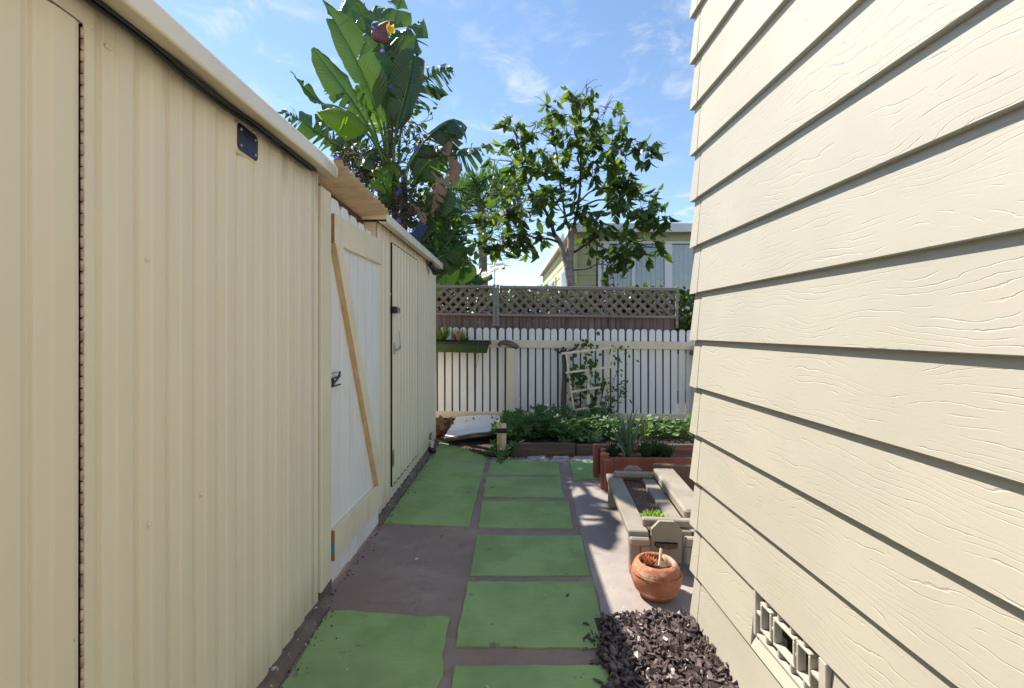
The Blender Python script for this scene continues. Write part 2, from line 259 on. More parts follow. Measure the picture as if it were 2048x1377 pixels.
# ------------------------------------------------------------------ mesh helpers
def Vn(*a): return Vector(a)
class MB:
    def __init__(s): s.v = []; s.f = []; s.uv = None; s.sm = []
    def add(s, vs, fs, smooth=False, uvs=None):
        b = len(s.v); s.v += [tuple(x) for x in vs]; s.f += [tuple(b + i for i in f) for f in fs]; s.sm += [smooth] * len(fs)
        if uvs is not None:
            if s.uv is None: s.uv = [(0, 0)] * b
            s.uv += uvs
        elif s.uv is not None: s.uv += [(0, 0)] * len(vs)
        return s
    def box(s, x0, x1, y0, y1, z0, z1, ch=0.004, mat=None):
        """box with chamfered edges (44 triangles)"""
        c = Vn((x0 + x1) / 2, (y0 + y1) / 2, (z0 + z1) / 2); h = Vn(abs(x1 - x0) / 2, abs(y1 - y0) / 2, abs(z1 - z0) / 2)
        ch = min(ch, min(h) * .6); vs = []; idx = {}
        for sx in (-1, 1):
            for sy in (-1, 1):
                for sz in (-1, 1):
                    for a in range(3):
                        p = [h[0] - ch, h[1] - ch, h[2] - ch]; p[a] += ch
                        idx[(sx, sy, sz, a)] = len(vs); vs.append(Vn(p[0] * sx, p[1] * sy, p[2] * sz))
        fs = []
        for a in range(3):
            b, d = (a + 1) % 3, (a + 2) % 3
            for sg in (-1, 1):
                q = []
                for (i, j) in ((-1, -1), (1, -1), (1, 1), (-1, 1)):
                    k = [0, 0, 0]; k[a] = sg; k[b] = i; k[d] = j; q.append(idx[(*k, a)])
                fs.append(q if sg > 0 else q[::-1])
            for i in (-1, 1):
                for j in (-1, 1):
                    k0 = [0, 0, 0]; k1 = [0, 0, 0]; k0[a] = -1; k1[a] = 1
                    for k in (k0, k1): k[b] = i; k[d] = j
                    q = [idx[(*k0, b)], idx[(*k1, b)], idx[(*k1, d)], idx[(*k0, d)]]
                    fs.append(q if i * j > 0 else q[::-1])
        for sx in (-1, 1):
            for sy in (-1, 1):
                for sz in (-1, 1):
                    q = [idx[(sx, sy, sz, a)] for a in range(3)]; fs.append(q if sx * sy * sz > 0 else q[::-1])
        vs = [(mat @ v if mat else v) + c if not mat else mat @ (v + c) for v in vs]
        return s.add(vs, fs)
    def bar(s, a, b, w, t, up=(0, 1, 0), ch=.003):
        """chamfered board from a to b; w across, t along `up`"""
        a, b = Vector(a), Vector(b); d = b - a; L = d.length; z = d.normalized(); u = Vector(up); u = (u - z * u.dot(z)).normalized(); x = u.cross(z)
        m = Matrix((x, u, z)).transposed().to_4x4(); m.translation = (a + b) / 2
        return s.box(-w / 2, w / 2, -t / 2, t / 2, -L / 2, L / 2, ch, m)
    def prism(s, poly, vec, smooth=False):
        n = len(poly); vec = Vector(vec); vs = [Vector(p) for p in poly] + [Vector(p) + vec for p in poly]
        fs = [tuple(range(n))[::-1], tuple(range(n, 2 * n))] + [(i, (i + 1) % n, n + (i + 1) % n, n + i) for i in range(n)]
        s.add(vs, fs); 
        if smooth:
            for k in range(len(fs) - 2): s.sm[-1 - k] = True
        return s
    def tube(s, pts, rad, n=8, cap=True):
        pts = [Vector(p) for p in pts]; m = len(pts)
        if not hasattr(rad, '__len__'): rad = [rad] * m
        vs = []; prev = None
        for i, p in enumerate(pts):
            t = (pts[min(i + 1, m - 1)] - pts[max(i - 1, 0)])
            t = t.normalized() if t.length > 1e-9 else Vn(0, 0, 1)
            if prev is None:
                r = Vn(1, 0, 0) if abs(t.x) < .8 else Vn(0, 1, 0); x = (r - t * r.dot(t)).normalized()
            else: x = (prev - t * prev.dot(t)).normalized()
            prev = x; y = t.cross(x)
            for k in range(n):
                a = 2 * math.pi * k / n; vs.append(p + (x * math.cos(a) + y * math.sin(a)) * rad[i])
        fs = [(i * n + k, i * n + (k + 1) % n, (i + 1) * n + (k + 1) % n, (i + 1) * n + k) for i in range(m - 1) for k in range(n)]
        if cap: fs += [tuple(range(n))[::-1], tuple(range((m - 1) * n, m * n))]
        return s.add(vs, fs, True)
    def lathe(s, prof, c, n=28):
        c = Vector(c); vs = []; m = len(prof)
        for r, z in prof:
            for k in range(n):
                a = 2 * math.pi * k / n; vs.append(c + Vn(r * math.cos(a), r * math.sin(a), z))
        fs = [(i * n + k, i * n + (k + 1) % n, (i + 1) * n + (k + 1) % n, (i + 1) * n + k) for i in range(m - 1) for k in range(n)]
        return s.add(vs, fs, True)
    def scatter(s, tv, tf, mats, smooth=True):
        """copies of a small template by 4x4 matrices (numpy)"""
        T = np.array(tv, dtype=float); T = np.c_[T, np.ones(len(T))]
        for m in mats: s.add([tuple(x) for x in (T @ np.array(m).T)[:, :3]], tf, smooth)
        return s
    def build(s, name, mat, parent=None, loc=None):
        org = Vector(loc) if loc is not None else (ORG.get(parent, Vn(0, 0, 0)) if parent else Vn(0, 0, 0))
        me = bpy.data.meshes.new(name); me.from_pydata([tuple(Vector(v) - org) for v in s.v], [], s.f); me.update()
        me.polygons.foreach_set('use_smooth', s.sm)
        if s.uv is not None:
            ul = me.uv_layers.new(name='uv'); li = np.empty(len(me.loops), dtype=np.int32); me.loops.foreach_get('vertex_index', li)
            ul.data.foreach_set('uv', np.array(s.uv, dtype=np.float32)[li].ravel())
        me.materials.append(M[mat]); o = bpy.data.objects.new(name, me); col.objects.link(o)
        if parent: o.parent = parent; ORG[o] = ORG.get(parent, Vn(0, 0, 0))
        else: o.location = org; ORG[o] = org
        return o
ORG = {}
def tag(o, label, cat=None, group=None):
    o['label'] = label
    if cat: o['category'] = cat
    if group: o['group'] = group
    return o
def thing(name, loc, label, cat, group=None):
    o = bpy.data.objects.new(name, None); col.objects.link(o); o.location = loc; o.empty_display_size = .1; ORG[o] = Vector(loc); return tag(o, label, cat, group)
def struct(o): o['kind'] = 'structure'; return o
def stuff(o): o['kind'] = 'stuff'; return o
def piece(src, parent, off):                       # another copy of a piece, sharing its mesh
    o = src.copy(); col.objects.link(o); o.parent = parent; o.location = off; return o
def rotm(loc, dirv, upv, sc):
    z = Vector(dirv).normalized(); u = Vector(upv); x = z.cross(u)
    if x.length < 1e-4: x = z.orthogonal()
    x.normalize(); y = z.cross(x); sx, sy, sz = sc if hasattr(sc, '__len__') else (sc, sc, sc)
    return [[x.x * sx, y.x * sy, z.x * sz, loc[0]], [x.y * sx, y.y * sy, z.y * sz, loc[1]], [x.z * sx, y.z * sy, z.z * sz, loc[2]], [0, 0, 0, 1]]
def rv(r=rng): return Vn(r.gauss(0, 1), r.gauss(0, 1), r.gauss(0, 1)).normalized()
def bez(a, b, c, t): return a * (1 - t) ** 2 + b * 2 * t * (1 - t) + c * t * t
def polyline(pts, n):
    """smooth (Catmull-Rom) resample"""
    pts = [Vector(p) for p in pts]; out = []; m = len(pts)
    for i in range(m - 1):
        p0, p1, p2, p3 = pts[max(i - 1, 0)], pts[i], pts[i + 1], pts[min(i + 2, m - 1)]
        for k in range(n):
            t = k / n; out.append(.5 * ((2 * p1) + (p2 - p0) * t + (2 * p0 - 5 * p1 + 4 * p2 - p3) * t * t + (3 * p1 - p0 - 3 * p2 + p3) * t ** 3))
    return out + [pts[-1]]

# leaf templates: along +z, width on x, face normal y
def leaf_tpl(w, n=5, fold=.25, bend=.25, base=.0):
    vs, fs = [], []
    for i in range(n + 1):
        u = i / n; hw = w * (math.sin(math.pi * min(1, base + (1 - base) * u) ** .85)) ** .8 if 0 < u < 1 else (w * .08 if u == 0 else 0.0)
        y = -bend * u * u
        vs += [(-hw, y + fold * hw, u), (0, y, u), (hw, y + fold * hw, u)]
    for i in range(n):
        a = i * 3; b = a + 3
        fs += [(a, a + 1, b + 1, b), (a + 1, a + 2, b + 2, b + 1)]
    return vs, fs
LEAF = leaf_tpl(.24, 5); LEAFD = leaf_tpl(.235, 6, .30, .40); LEAFW = leaf_tpl(.36, 5, .2, .3); BLADE = leaf_tpl(.035, 4, .3, .45)
def lobed_tpl():
    pts = []; n = 28
    for i in range(n):
        a = -math.pi / 2 + 2 * math.pi * (i + .5) / n
        r = .40 + .16 * math.cos(5 * (a - math.pi / 2)); 
        if i in (0, n - 1): r = .06
        pts.append((r * math.cos(a), -.18 * (r * r) * 2 + .03 * math.cos(9 * a), .42 + r * math.sin(a)))
    pts.append((0, .04, .42)); return pts, [(i, (i + 1) % n, n) for i in range(n)]
LOBED = lobed_tpl()

# ================================================================== THE SETTING
g = MB(); g.add([(-400, -60, -.06), (400, -60, -.06), (400, 1500, -.06), (-400, 1500, -.06)], [(0, 1, 2, 3)])
struct(g.build('ground', 'ground'))
# path: concrete under the paint
pth = MB()
poly = [(-3.2, -2.0), (3.5, -2.0), (3.5, 4.63), (-.12, 4.63), (-.18, 4.66), (-.74, 5.33), (-.78, 5.4), (-3.2, 5.4)]
pth.prism([(x, y, -.05) for x, y in poly], (0, 0, .05))
path = struct(pth.build('path', 'path'))
def slab(pts, h, wob, parent, mat, name, seed, z0=0.0, world_pts=False):
    r = random.Random(seed); pts = [Vector(p) for p in pts]; n = len(pts); out = []
    for i in range(n):
        a, b = pts[i], pts[(i + 1) % n]; L = (b - a).length; k = max(3, int(L / .035)); nrm = Vn(-(b - a).y, (b - a).x, 0).normalized()
        ph = r.random() * 50
        for j in range(k):
            t = j / k; q = a.lerp(b, t)
            w = wob * mnoise.noise(Vn(ph + L * t * 9, seed, 0)) + wob * .6 * mnoise.noise(Vn(ph + L * t * 45, seed, 3)); q = q + nrm * w * (1 if 0 < j else .3)
            out.append(Vn(q.x, q.y, z0))
    n = len(out); ins = []; c = sum(out, Vn(0, 0, 0)) / n
    for q in out: ins.append(q + (c - q).normalized() * .004)
    mb = MB(); vs = [Vn(q.x, q.y, z0) for q in out] + [Vn(q.x, q.y, z0 + h * .7) for q in out] + [Vn(q.x, q.y, z0 + h) for q in ins]
    fs = [tuple(range(2 * n, 3 * n))]
    for k in (0, n):
        fs += [(k + i, k + (i + 1) % n, k + n + (i + 1) % n, k + n + i) for i in range(n)]
    a = sum((out[i].x * out[(i + 1) % n].y - out[(i + 1) % n].x * out[i].y) for i in range(n))
    if a < 0: fs = [f[::-1] for f in fs]
    mb.add(vs, fs); return mb.build(name, mat, parent)
TILES = [
    [(768, 1048), (938, 1055), (974, 915), (884, 884)],
    [(982, 921), (1115, 921), (1121, 953), (975, 951)], [(972, 956), (1120, 956), (1128, 997), (966, 995)],
    [(963, 1004), (1138, 1005), (1147, 1060), (957, 1057)], [(953, 1074), (1163, 1074), (1179, 1154), (940, 1154)],
    [(936, 1166), (1188, 1167), (1210, 1299), (910, 1296)]]
for i, t in enumerate(TILES): slab([G(x, y) for x, y in t], .009, .006, path, 'green', 'green_slab', 11 + i)
slab([(-.80, 2.08, 0), (-.237, 2.03, 0), (-.225, .35, 0), (-.80, .35, 0)], .009, .016, path, 'green', 'green_slab', 31)
slab([(-.185, 1.735, 0), (.40, 1.74, 0), (.41, 1.12, 0), (-.19, 1.12, 0)], .009, .006, path, 'green', 'green_slab', 32)
slab([(-.19, 1.06, 0), (.41, 1.06, 0), (.41, .45, 0), (-.19, .45, 0)], .009, .006, path, 'green', 'green_slab', 33)
slab([G(1139, 923), (1.45, 4.46, 0), (1.45, 3.93, 0), G(1148, 961)], .009, .006, path, 'green', 'green_slab', 34)
slab([(.60, 4.63, 0), (.585, 3.95, 0), (.50, 2.9, 0), (.455, 2.03, 0), (1.2, 2.0, 0), (2.4, 2.0, 0), (2.4, 3.9, 0), (1.5, 3.93, 0), G(1146, 966), (.66, 4.63, 0)][1:9], .006, .008, path, 'strip', 'grey_slab', 36)
# crusty mortar patches against the border
for i, (a, b) in enumerate(((1050, 1095), (1100, 1140), (1142, 1215))):
    slab([G(a, 925), G(b, 925), G(b - 4, 914), G(a + 6, 915)], .012, .02, path, 'mortar', 'mortar_patch', 50 + i)
# soil of the rear bed, mounded
def sheet(x0, x1, y0, y1, nx, ny, zf, mat, name, kind):
    mb = MB(); vs = [(x0 + (x1 - x0) * i / nx, y0 + (y1 - y0) * j / ny, 0) for j in range(ny + 1) for i in range(nx + 1)]
    vs = [(x, y, zf(x, y)) for x, y, _ in vs]; fs = [(j * (nx + 1) + i, j * (nx + 1) + i + 1, (j + 1) * (nx + 1) + i + 1, (j + 1) * (nx + 1) + i) for j in range(ny) for i in range(nx)]
    mb.add(vs, fs, True); o = mb.build(name, mat); o['kind'] = kind; return o
def nz(x, y, s=1.0, k=0): return mnoise.noise(Vn(x * s, y * s, k))
sheet(.04, 3.4, 4.69, 6.45, 60, 30, lambda x, y: .085 + .03 * nz(x, y, 3) + .012 * nz(x, y, 14), 'soil', 'bed_soil', 'structure')
sheet(-1.3, .045, 4.60, 6.45, 40, 46, lambda x, y: (-.03 if y < 4.66 + (-.18 - x) * 1.2 - .02 else .022) + .03 * nz(x, y, 4, 2) * (y > 4.9) + .01 * nz(x, y, 15), 'soil', 'corner_soil', 'structure')

# ================================================================== NEAR SHED
PITCH = .1005
def ribbed(y0, y1, z0, z1, x_of, depth=.0110, phase=0.0, name='wall', mat='shed', parent=None, pitch=PITCH, xoff=0.0):
    """ribbed metal sheet facing +X"""
    prof = [(0, 0), (.08, 0), (.20, -.35), (.24, -1), (.30, -1), (.34, -.55), (.42, -.45), (.62, -.30), (.70, -.05), (1, 0)]
    ys = []
    k = math.floor((y0 - phase) / pitch) - 1
    while phase + k * pitch < y1:
        for u, d in prof[:-1]: ys.append((phase + (k + u) * pitch, d))
        k += 1
    def dat(y):
        for (a, da), (b, db) in zip(ys, ys[1:]):
            if a <= y <= b: return da + (db - da) * (y - a) / (b - a)
        return 0
    ys = [(y0, dat(y0))] + [q for q in ys if y0 + 1e-4 < q[0] < y1 - 1e-4] + [(y1, dat(y1))]
    zs = [z0 + (z1 - z0) * i / 6 for i in range(7)]; mb = MB(); vs = []
    for z in zs:
        for y, d in ys: vs.append((x_of(y) + xoff + d * depth + .0022 * mnoise.noise(Vn(y * 2.5, z * 1.6, 5)), y, z))
    n = len(ys); fs = [(j * n + i, j * n + i + 1, (j + 1) * n + i + 1, (j + 1) * n + i) for j in range(6) for i in range(n - 1)]
    mb.add(vs, fs, False); return mb.build(name, mat, parent)
XS = -.86
sh = thing('garden_shed', (-1.7, .6, 0), 'long cream ribbed metal shed at the left foreground with a piano-hinged door', 'shed')
ribbed(.922, 2.085, .043, 2.02, lambda y: XS, phase=.965 - .27 * PITCH, name='wall', parent=sh)
ribbed(-1.6, .10, .043, 2.035, lambda y: XS, phase=.965 - .27 * PITCH, name='wall', parent=sh)
hd = MB(); hd.box(XS - .012, XS + .004, .10, .9215, 1.9275, 2.005, .001); hd.build('door_header', 'shed', sh)
dr = ribbed(.105, .9112, .055, 1.921, lambda y: XS, phase=.816 - .27 * PITCH, name='door', parent=sh, xoff=.006)
dl = MB(); dl.box(XS - .02, XS - .0010, .9114, .9128, .055, 1.921, .0006); dl.build('door_edge', 'darkbrown', dr)
hg = MB(); 
for k in range(78):
    z = .07 + k * .0237
    hg.tube([(XS + .004, .9165, z), (XS + .004, .9165, z + .0205)], .0034 if k % 2 else .0028, 6)
hg.build('hinge', 'hinge', dr)
h2 = MB(); h2.box(XS - .001, XS + .0025, .9215, .932, .07, 1.955, .0008); h2.build('hinge_leaf', 'shed', dr)
core = MB(); core.box(-2.7, XS - .03, -1.6, 2.06, .03, 1.93, .01); core.build('core', 'wallcore', sh)
ef = MB(); ef.box(-2.7, XS - .004, 2.062, 2.084, .043, 2.02, .003); ef.build('end_wall', 'shed', sh)
ct = MB(); ct.prism([(XS + .002, 2.04, .043), (XS + .004, 2.088, .043), (XS - .04, 2.09, .043), (XS - .04, 2.085, .043), (XS - .003, 2.084, .043)], (0, 0, 1.98)); ct.build('corner_trim', 'shed', sh)
def roof_trim(parent, y0, y1, xf0, xf1, zb, zt, back, mat='trim', name='roof_trim', slope=0.0):
    prof = [(-.050, .010), (-.046, .002), (0, 0), (.006, -.004), (.012, 0), (.006, .012), (.004, .045), (-.006, .070), (-.03, .082), (-.20, .088)]
    sc = (zt - zb) / .088; mb = MB(); vs = []; ny = 24
    for j in range(ny + 1):
        t = j / ny; y = y0 + (y1 - y0) * t; xf = xf0 + (xf1 - xf0) * t
        for dx, dz in prof: vs.append((xf - .008 + dx, y, zb + slope * (y - y1) + dz * sc + .004 * mnoise.noise(Vn(y * 1.7, dz * 3, 9))))
    n = len(prof); fs = [(j * n + i, (j + 1) * n + i, (j + 1) * n + i + 1, j * n + i + 1) for j in range(ny) for i in range(n - 1)]
    mb.add(vs, fs, True); b = len(mb.v)
    # thickness: inner lip and closed end
    mb.box(-.03, 0, 0, .004, 0, .004)
    mb.v = mb.v[:b]; mb.f = [f for f in mb.f if max(f) < b]; mb.sm = mb.sm[:len(mb.f)]
    o = mb.build(name, mat, parent); s = o.modifiers.new('solid', 'SOLIDIFY'); s.thickness = .005; s.offset = -1
    return o
roof_trim(sh, -1.6, 2.085, -.760, -.766, 2.006, 2.093, None, slope=.036)
rf = MB(); rf.box(-2.75, -.80, -1.6, 2.08, 2.062, 2.088, .004); rf.v = [(a, b, c_ + .036 * (b - 2.085)) for a, b, c_ in rf.v]; rf.build('roof', 'wallcore', sh)
cap = MB(); cap.prism([(-.766, 2.079, 2.008), (-.762, 2.079, 2.05), (-.785, 2.079, 2.086), (-.93, 2.079, 2.089), (-.93, 2.079, 2.045), (-.86, 2.079, 2.03)], (0, .007, 0)); cap.build('trim_end_cap', 'trim', sh)
cb = MB(); r = random.Random(3)
pts = [(-.838 + .010 * r.random(), -1.6 + i * .155, 1.992 + .018 * r.random() + .036 * (i * .155 - 3.68)) for i in range(24)]
cb.tube(polyline(pts, 4), .0065, 7); pts2 = [(x + .018, y, z + .006 * r.random()) for x, y, z in pts]; cb.tube(polyline(pts2, 4), .005, 6)
cb.build('cable', 'black', sh)
fm = MB(); fm.box(-.852, -.785, -1.6, 2.05, 2.026, 2.056, .004); fm.v = [(a, b, c_ + .036 * (b - 2.085)) for a, b, c_ in fm.v]; fm.build('eave_shade_strip', 'darkbrown', sh)  # near-black strip stands in for the shade in the eave gap
# curb timber and screws
cu = MB(); vs = []; ny = 60
for j in range(ny + 1):
    y = -1.6 + j * 3.75 / ny; w = .010 * mnoise.noise(Vn(y * 6, 0, 1)); vs += [(XS - .03, y, .045), (XS + .020 + w * .4, y, .040 + w * .4), (XS + .042 + w, y, .012), (XS + .050 + w * 1.4, y, .001)]
cu.add(vs, [(j * 4 + i, j * 4 + i + 1, (j + 1) * 4 + i + 1, (j + 1) * 4 + i) for j in range(ny) for i in range(3)], False); cu.build('base_timber', 'curb', sh)
for (px, py) in ((183, 62), (222, 97), (286, 60), (297, 520), (216, 92), (300, 1050), (405, 990), (487, 1285), (397, 148), (456, 215), (510, 264), (558, 306)):
    y = -XS * FPX / (VX - px); z = CAMH - (py - VY) * y / FPX
    sc_ = MB(); sc_.lathe([(.0001, .0042), (.003, .0036), (.0045, .001), (.006, 0)], (0, 0, 0), 8)
    k = 32
    for q in range(len(sc_.v) - k, len(sc_.v)):
        x_, y_, z_ = sc_.v[q]; sc_.v[q] = (XS + z_ - .002, y + x_, z + y_)
    sc_.build('screw', 'trim', sh)
# junction plate
vp = MB(); c = (1.504, 1.9275); hw, hh, rr = .060, .0435, .016
def rrect(hw, hh, rr, x): 
    out = []
    for (sx, sz, a0) in ((1, 1, 0), (-1, 1, 90), (-1, -1, 180), (1, -1, 270)):
        for k in range(5):
            a = R(a0 + k * 22.5); out.append((x, c[0] + sx * (hw - rr) + rr * math.cos(a), c[1] + sz * (hh - rr) + rr * math.sin(a)))
    return out
vp.prism(rrect(hw, hh, rr, XS - .004), (.014, 0, 0)); pl = vp.build('vent_plate', 'navy', sh); tag(pl, 'dark navy cover plate with four bolts high on the shed')
rm = MB(); o1 = rrect(hw + .008, hh + .008, rr + .006, XS - .003); o2 = rrect(hw + .0005, hh + .0005, rr, XS + .008); n = len(o1)
rm.add(o1 + o2, [(i, (i + 1) % n, n + (i + 1) % n, n + i) for i in range(n)]); rm.build('rim', 'trim', pl)
for sy in (-1, 1):
    for sz in (-1, 1):
        b = MB(); b.tube([(XS + .009, c[0] + sy * .042, c[1] + sz * .026), (XS + .014, c[0] + sy * .042, c[1] + sz * .026)], .0055, 10); b.build('bolt', 'steel', pl)

# ================================================================== GATE, POST, AWNING
gp = MB(); gp.box(-.90, -.842, 2.095, 2.215, .075, 1.975, .004); o = gp.build('gate_post', 'cream', loc=(-.87, 2.15, 0)); tag(o, 'cream painted post between the near shed and the white gate', 'gate post')
gb = MB(); gb.box(-.93, -.845, 2.10, 2.235, 0, .072, .006); gb.build('post_block', 'curb', o)
jb = MB(); jb.box(-.93, -.905, 2.10, 2.245, .073, 2.0, .003); jb.build('jamb', 'rawwood', o)
gate = thing('wooden_gate', (-.85, 2.62, .0), 'white board gate with cream rails and a diagonal brace between the sheds', 'gate')
gx0, gy0, gx1, gy1 = -.862, 2.245, -.822, 2.985
gd = Vn(gx1 - gx0, gy1 - gy0, 0); GL = gd.length; gd.normalize(); gn = Vn(gd.y, -gd.x, 0)
def gpt(u, z, out=0.0): return Vn(gx0, gy0, 0) + gd * u + gn * out + Vn(0, 0, z)
NB = 6; bw = GL / NB; r = random.Random(5)
for k in range(NB):
    u0, u1 = k * bw + .0048, (k + 1) * bw - .0048; zb = .016 + .010 * r.random(); zt = 1.965 - .012 * k + .006 * r.random(); ce = .028
    pr = [gpt(u0, zb), gpt((u0 + u1) / 2, zb + .006 * r.random()), gpt(u1, zb), gpt(u1, zt - ce), gpt(u1 - ce * .8, zt), gpt(u0 + ce * .8, zt), gpt(u0, zt - ce)]
    mb = MB(); mb.prism([p - gn * .018 for p in pr], gn * .018); mb.build('board', 'gatewhite', gate)
    if k == 0:
        e = MB(); e.prism([gpt(-.0035, zb, -.02), gpt(-.0035, zb, -.001), gpt(-.0035, zt - .04, -.001), gpt(-.0035, zt - .04, -.02)], gd * .003); e.build('raw_edge', 'rawwood', gate)
def grail(z0, z1, u0, u1, name):
    mb = MB(); m = Matrix((gd, gn, Vn(0, 0, 1))).transposed().to_4x4(); m.translation = Vn(gx0, gy0, 0)
    mb.box(u0, u1, .0015, .024, z0, z1, .002, m); o = mb.build(name, 'cream', gate)
    e = MB(); e.box(u0 - .003, u0 - .0004, .002, .0235, z0 + .002, z1 - .002, .0005, m); e.build('raw_end', 'rawwoody', o); return o
grail(1.735, 1.885, .004, GL + .004, 'top_rail'); br_ = grail(.145, .300, .006, GL - .002, 'bottom_rail')
st = MB(); m = Matrix((gd, gn, Vn(0, 0, 1))).transposed().to_4x4(); m.translation = Vn(gx0, gy0, 0); st.box(.0015, .0026, .003, .023, .185, .235, .0003, m); st.build('sticker', 'blue', br_)
a, b = gpt(.045, 1.732, .0165), gpt(GL - .045, .303, .0165); d = (b - a).normalized(); side = gn.cross(d).normalized()
bc = MB(); w = .042; pr = []
for p, zc_ in ((a, 1.733), (b, .302)):
    for s_ in ((-1, 1) if p is a else (1, -1)):
        q = p + side * w * s_; q = q + d * ((zc_ - q.z) / d.z); pr.append(q)
bc.prism([q - gn * .015 for q in pr], gn * .030); bo = bc.build('brace', 'cream', gate)
lo = 1 if (pr[0] - pr[1]).dot(gd) > 0 else 0
qa, qb = (pr[1], pr[2]) if lo else (pr[0], pr[3])
ee = MB(); ee.prism([qa - gn * .0145, qb - gn * .0145, qb + gn * .0145, qa + gn * .0145], (gd * -.0025)); ee.build('raw_edge', 'rawwood', bo)
lt = MB(); lc = P(662, 765, 2.235); lx = gpt(0, 0, .004).x
lt.box(lx, lx + .008, lc.y - .050, lc.y + .040, lc.z - .026, lc.z + .020, .002)
lt.tube([(lx + .010, lc.y + .0, lc.z - .022), (lx + .012, lc.y + .115, lc.z - .024)], .004, 6)
lt.tube([(lx + .010, lc.y + .0, lc.z + .016), (lx + .012, lc.y + .115, lc.z + .020)], .004, 6)
lt.tube(polyline([(lx + .022, lc.y + .080, lc.z + .045), (lx + .020, lc.y + .06, lc.z + .015), (lx + .013, lc.y + .005, lc.z - .010)], 4), .0055, 7)
lt.tube(polyline([(lx + .006, lc.y - .026, lc.z + .050), (lx + .01, lc.y - .01, lc.z + .044), (lx + .022, lc.y + .080, lc.z + .046)], 4), .0018, 5)
la = lt.build('latch', 'darksteel', gate); lk = MB(); lk.lathe([(.0001, .003), (.009, .002), (.010, 0)], (0, 0, 0), 12)
lk.v = [(lx + .0085 + z_, lc.y - .006 + x_, lc.z - .006 + y_) for x_, y_, z_ in lk.v]; lk.build('latch_button', 'gold', la)
# corrugated awning over the gate
aw = thing('corrugated_awning', (-.9, 2.55, 2.0), 'tan corrugated sheet awning on a dark beam above the white gate', 'awning')
sh_ = MB(); vs = []; ny = 150; y0, y1 = 2.09, 2.955
for j in range(ny + 1):
    y = y0 + (y1 - y0) * j / ny; dz = .013 * math.cos(2 * math.pi * (y - y0) / .082)
    for x, z in ((-.745, 2.079), (-1.00, 2.052), (-1.6, 2.0)): vs.append((x, y, z + dz))
sh_.add(vs, [(j * 3 + i, (j + 1) * 3 + i, (j + 1) * 3 + i + 1, j * 3 + i + 1) for j in range(ny) for i in range(2)], True)
o = sh_.build('sheet', 'corr', aw); s = o.modifiers.new('solid', 'SOLIDIFY'); s.thickness = .0015
bm_ = MB(); bm_.box(-.965, -.925, 2.09, 3.0, 1.975, 2.040, .003); bm_.build('beam', 'beam', aw)

# ================================================================== FAR SHED
fs = thing('storage_shed', (-1.6, 4.1, 0), 'cream ribbed metal shed behind the gate with a small locked door', 'shed')
def xf(y): return -.838 + (y - 2.99) * .031
YA, YB = 2.99, 5.20
ribbed(YA, 3.352, .05, 2.03, xf, phase=3.0, depth=.020, name='wall', parent=fs); ribbed(4.225, YB, .05, 2.03, xf, phase=3.0, depth=.020, name='wall', parent=fs)
ribbed(3.352, 4.225, 1.958, 2.03, xf, phase=3.0, depth=.020, name='wall', parent=fs); ribbed(3.352, 4.225, .05, .128, xf, phase=3.0, depth=.020, name='wall', parent=fs)
fd = ribbed(3.366, 4.218, .134, 1.952, xf, phase=3.0, depth=.020, name='door', parent=fs, xoff=.005)
e = MB(); e.box(xf(3.36) - .018, xf(3.36) + .003, 3.353, 3.3655, .134, 1.955, .001); e.build('door_gap', 'darkbrown', fd)
for (a, b, z) in ((3.37, 4.22, 1.9555), (3.37, 4.22, .1305)):
    e = MB()
    k = a
    while k < b:
        e.box(xf(k) - .006, xf(k) + .0042, k, k + .03, z - .002, z + .002, .0005); k += .042
    e.build('seam', 'darkbrown', fd)
e = MB(); k = .14
while k < 1.95: e.tube([(xf(4.222) + .003, 4.222, k), (xf(4.222) + .003, 4.222, k + .017)], .0026, 5); k += .024
e.build('hinge', 'deadvine', fd)
lz = P(785, 620, 3.36).z; e = MB(); e.box(xf(3.36) + .006, xf(3.36) + .040, 3.335, 3.372, lz - .026, lz + .024, .004); hs = e.build('hasp_lock', 'black', fd)
e = MB(); e.box(xf(3.40) + .007, xf(3.40) + .036, 3.3735, 3.47, lz - .024, lz + .022, .004); e.build('hasp_plate', 'steel', hs)
hz_ = 1.17; e = MB(); hx = xf(3.42) + .006
e.tube(polyline([(hx, 3.40, hz_ - .02), (hx + .03, 3.405, hz_ - .012), (hx + .034, 3.45, hz_ + .01), (hx + .02, 3.475, hz_ + .12)], 5), [.010] * 6 + [.008] * 5 + [.004] * 5, 8)
e.box(hx - .003, hx + .006, 3.385, 3.415, hz_ - .05, hz_ + .03, .002); e.build('handle', 'steel', fd)
e = MB(); e.box(xf(3.37) + .006, xf(3.37) + .012, 3.365, 3.39, .28, .40, .001); e.build('bottom_hinge', 'steel', fd)
e = MB(); e.tube([(xf(3.31) - .001, 3.31, 1.565), (xf(3.31) + .004, 3.31, 1.565)], .012, 10); e.build('keyhole_disc', 'trim', fs)
core = MB(); core.prism([(xf(YA) - .03, YA + .01, .03), (xf(YB) - .03, YB - .02, .03), (-2.6, YB - .02, .03), (-2.6, YA + .01, .03)], (0, 0, 2.0)); core.build('core', 'wallcore', fs)
e = MB(); e.box(-2.6, xf(YB) - .003, YB - .016, YB, .05, 2.02, .002); e.build('end_wall', 'shed', fs)
e = MB(); e.box(-2.6, xf(YA) - .003, YA - .004, YA + .006, .05, 2.02, .002); e.build('end_wall', 'shed', fs)
roof_trim(fs, 2.96, 5.23, -.758, -.688, 2.010, 2.10, None)
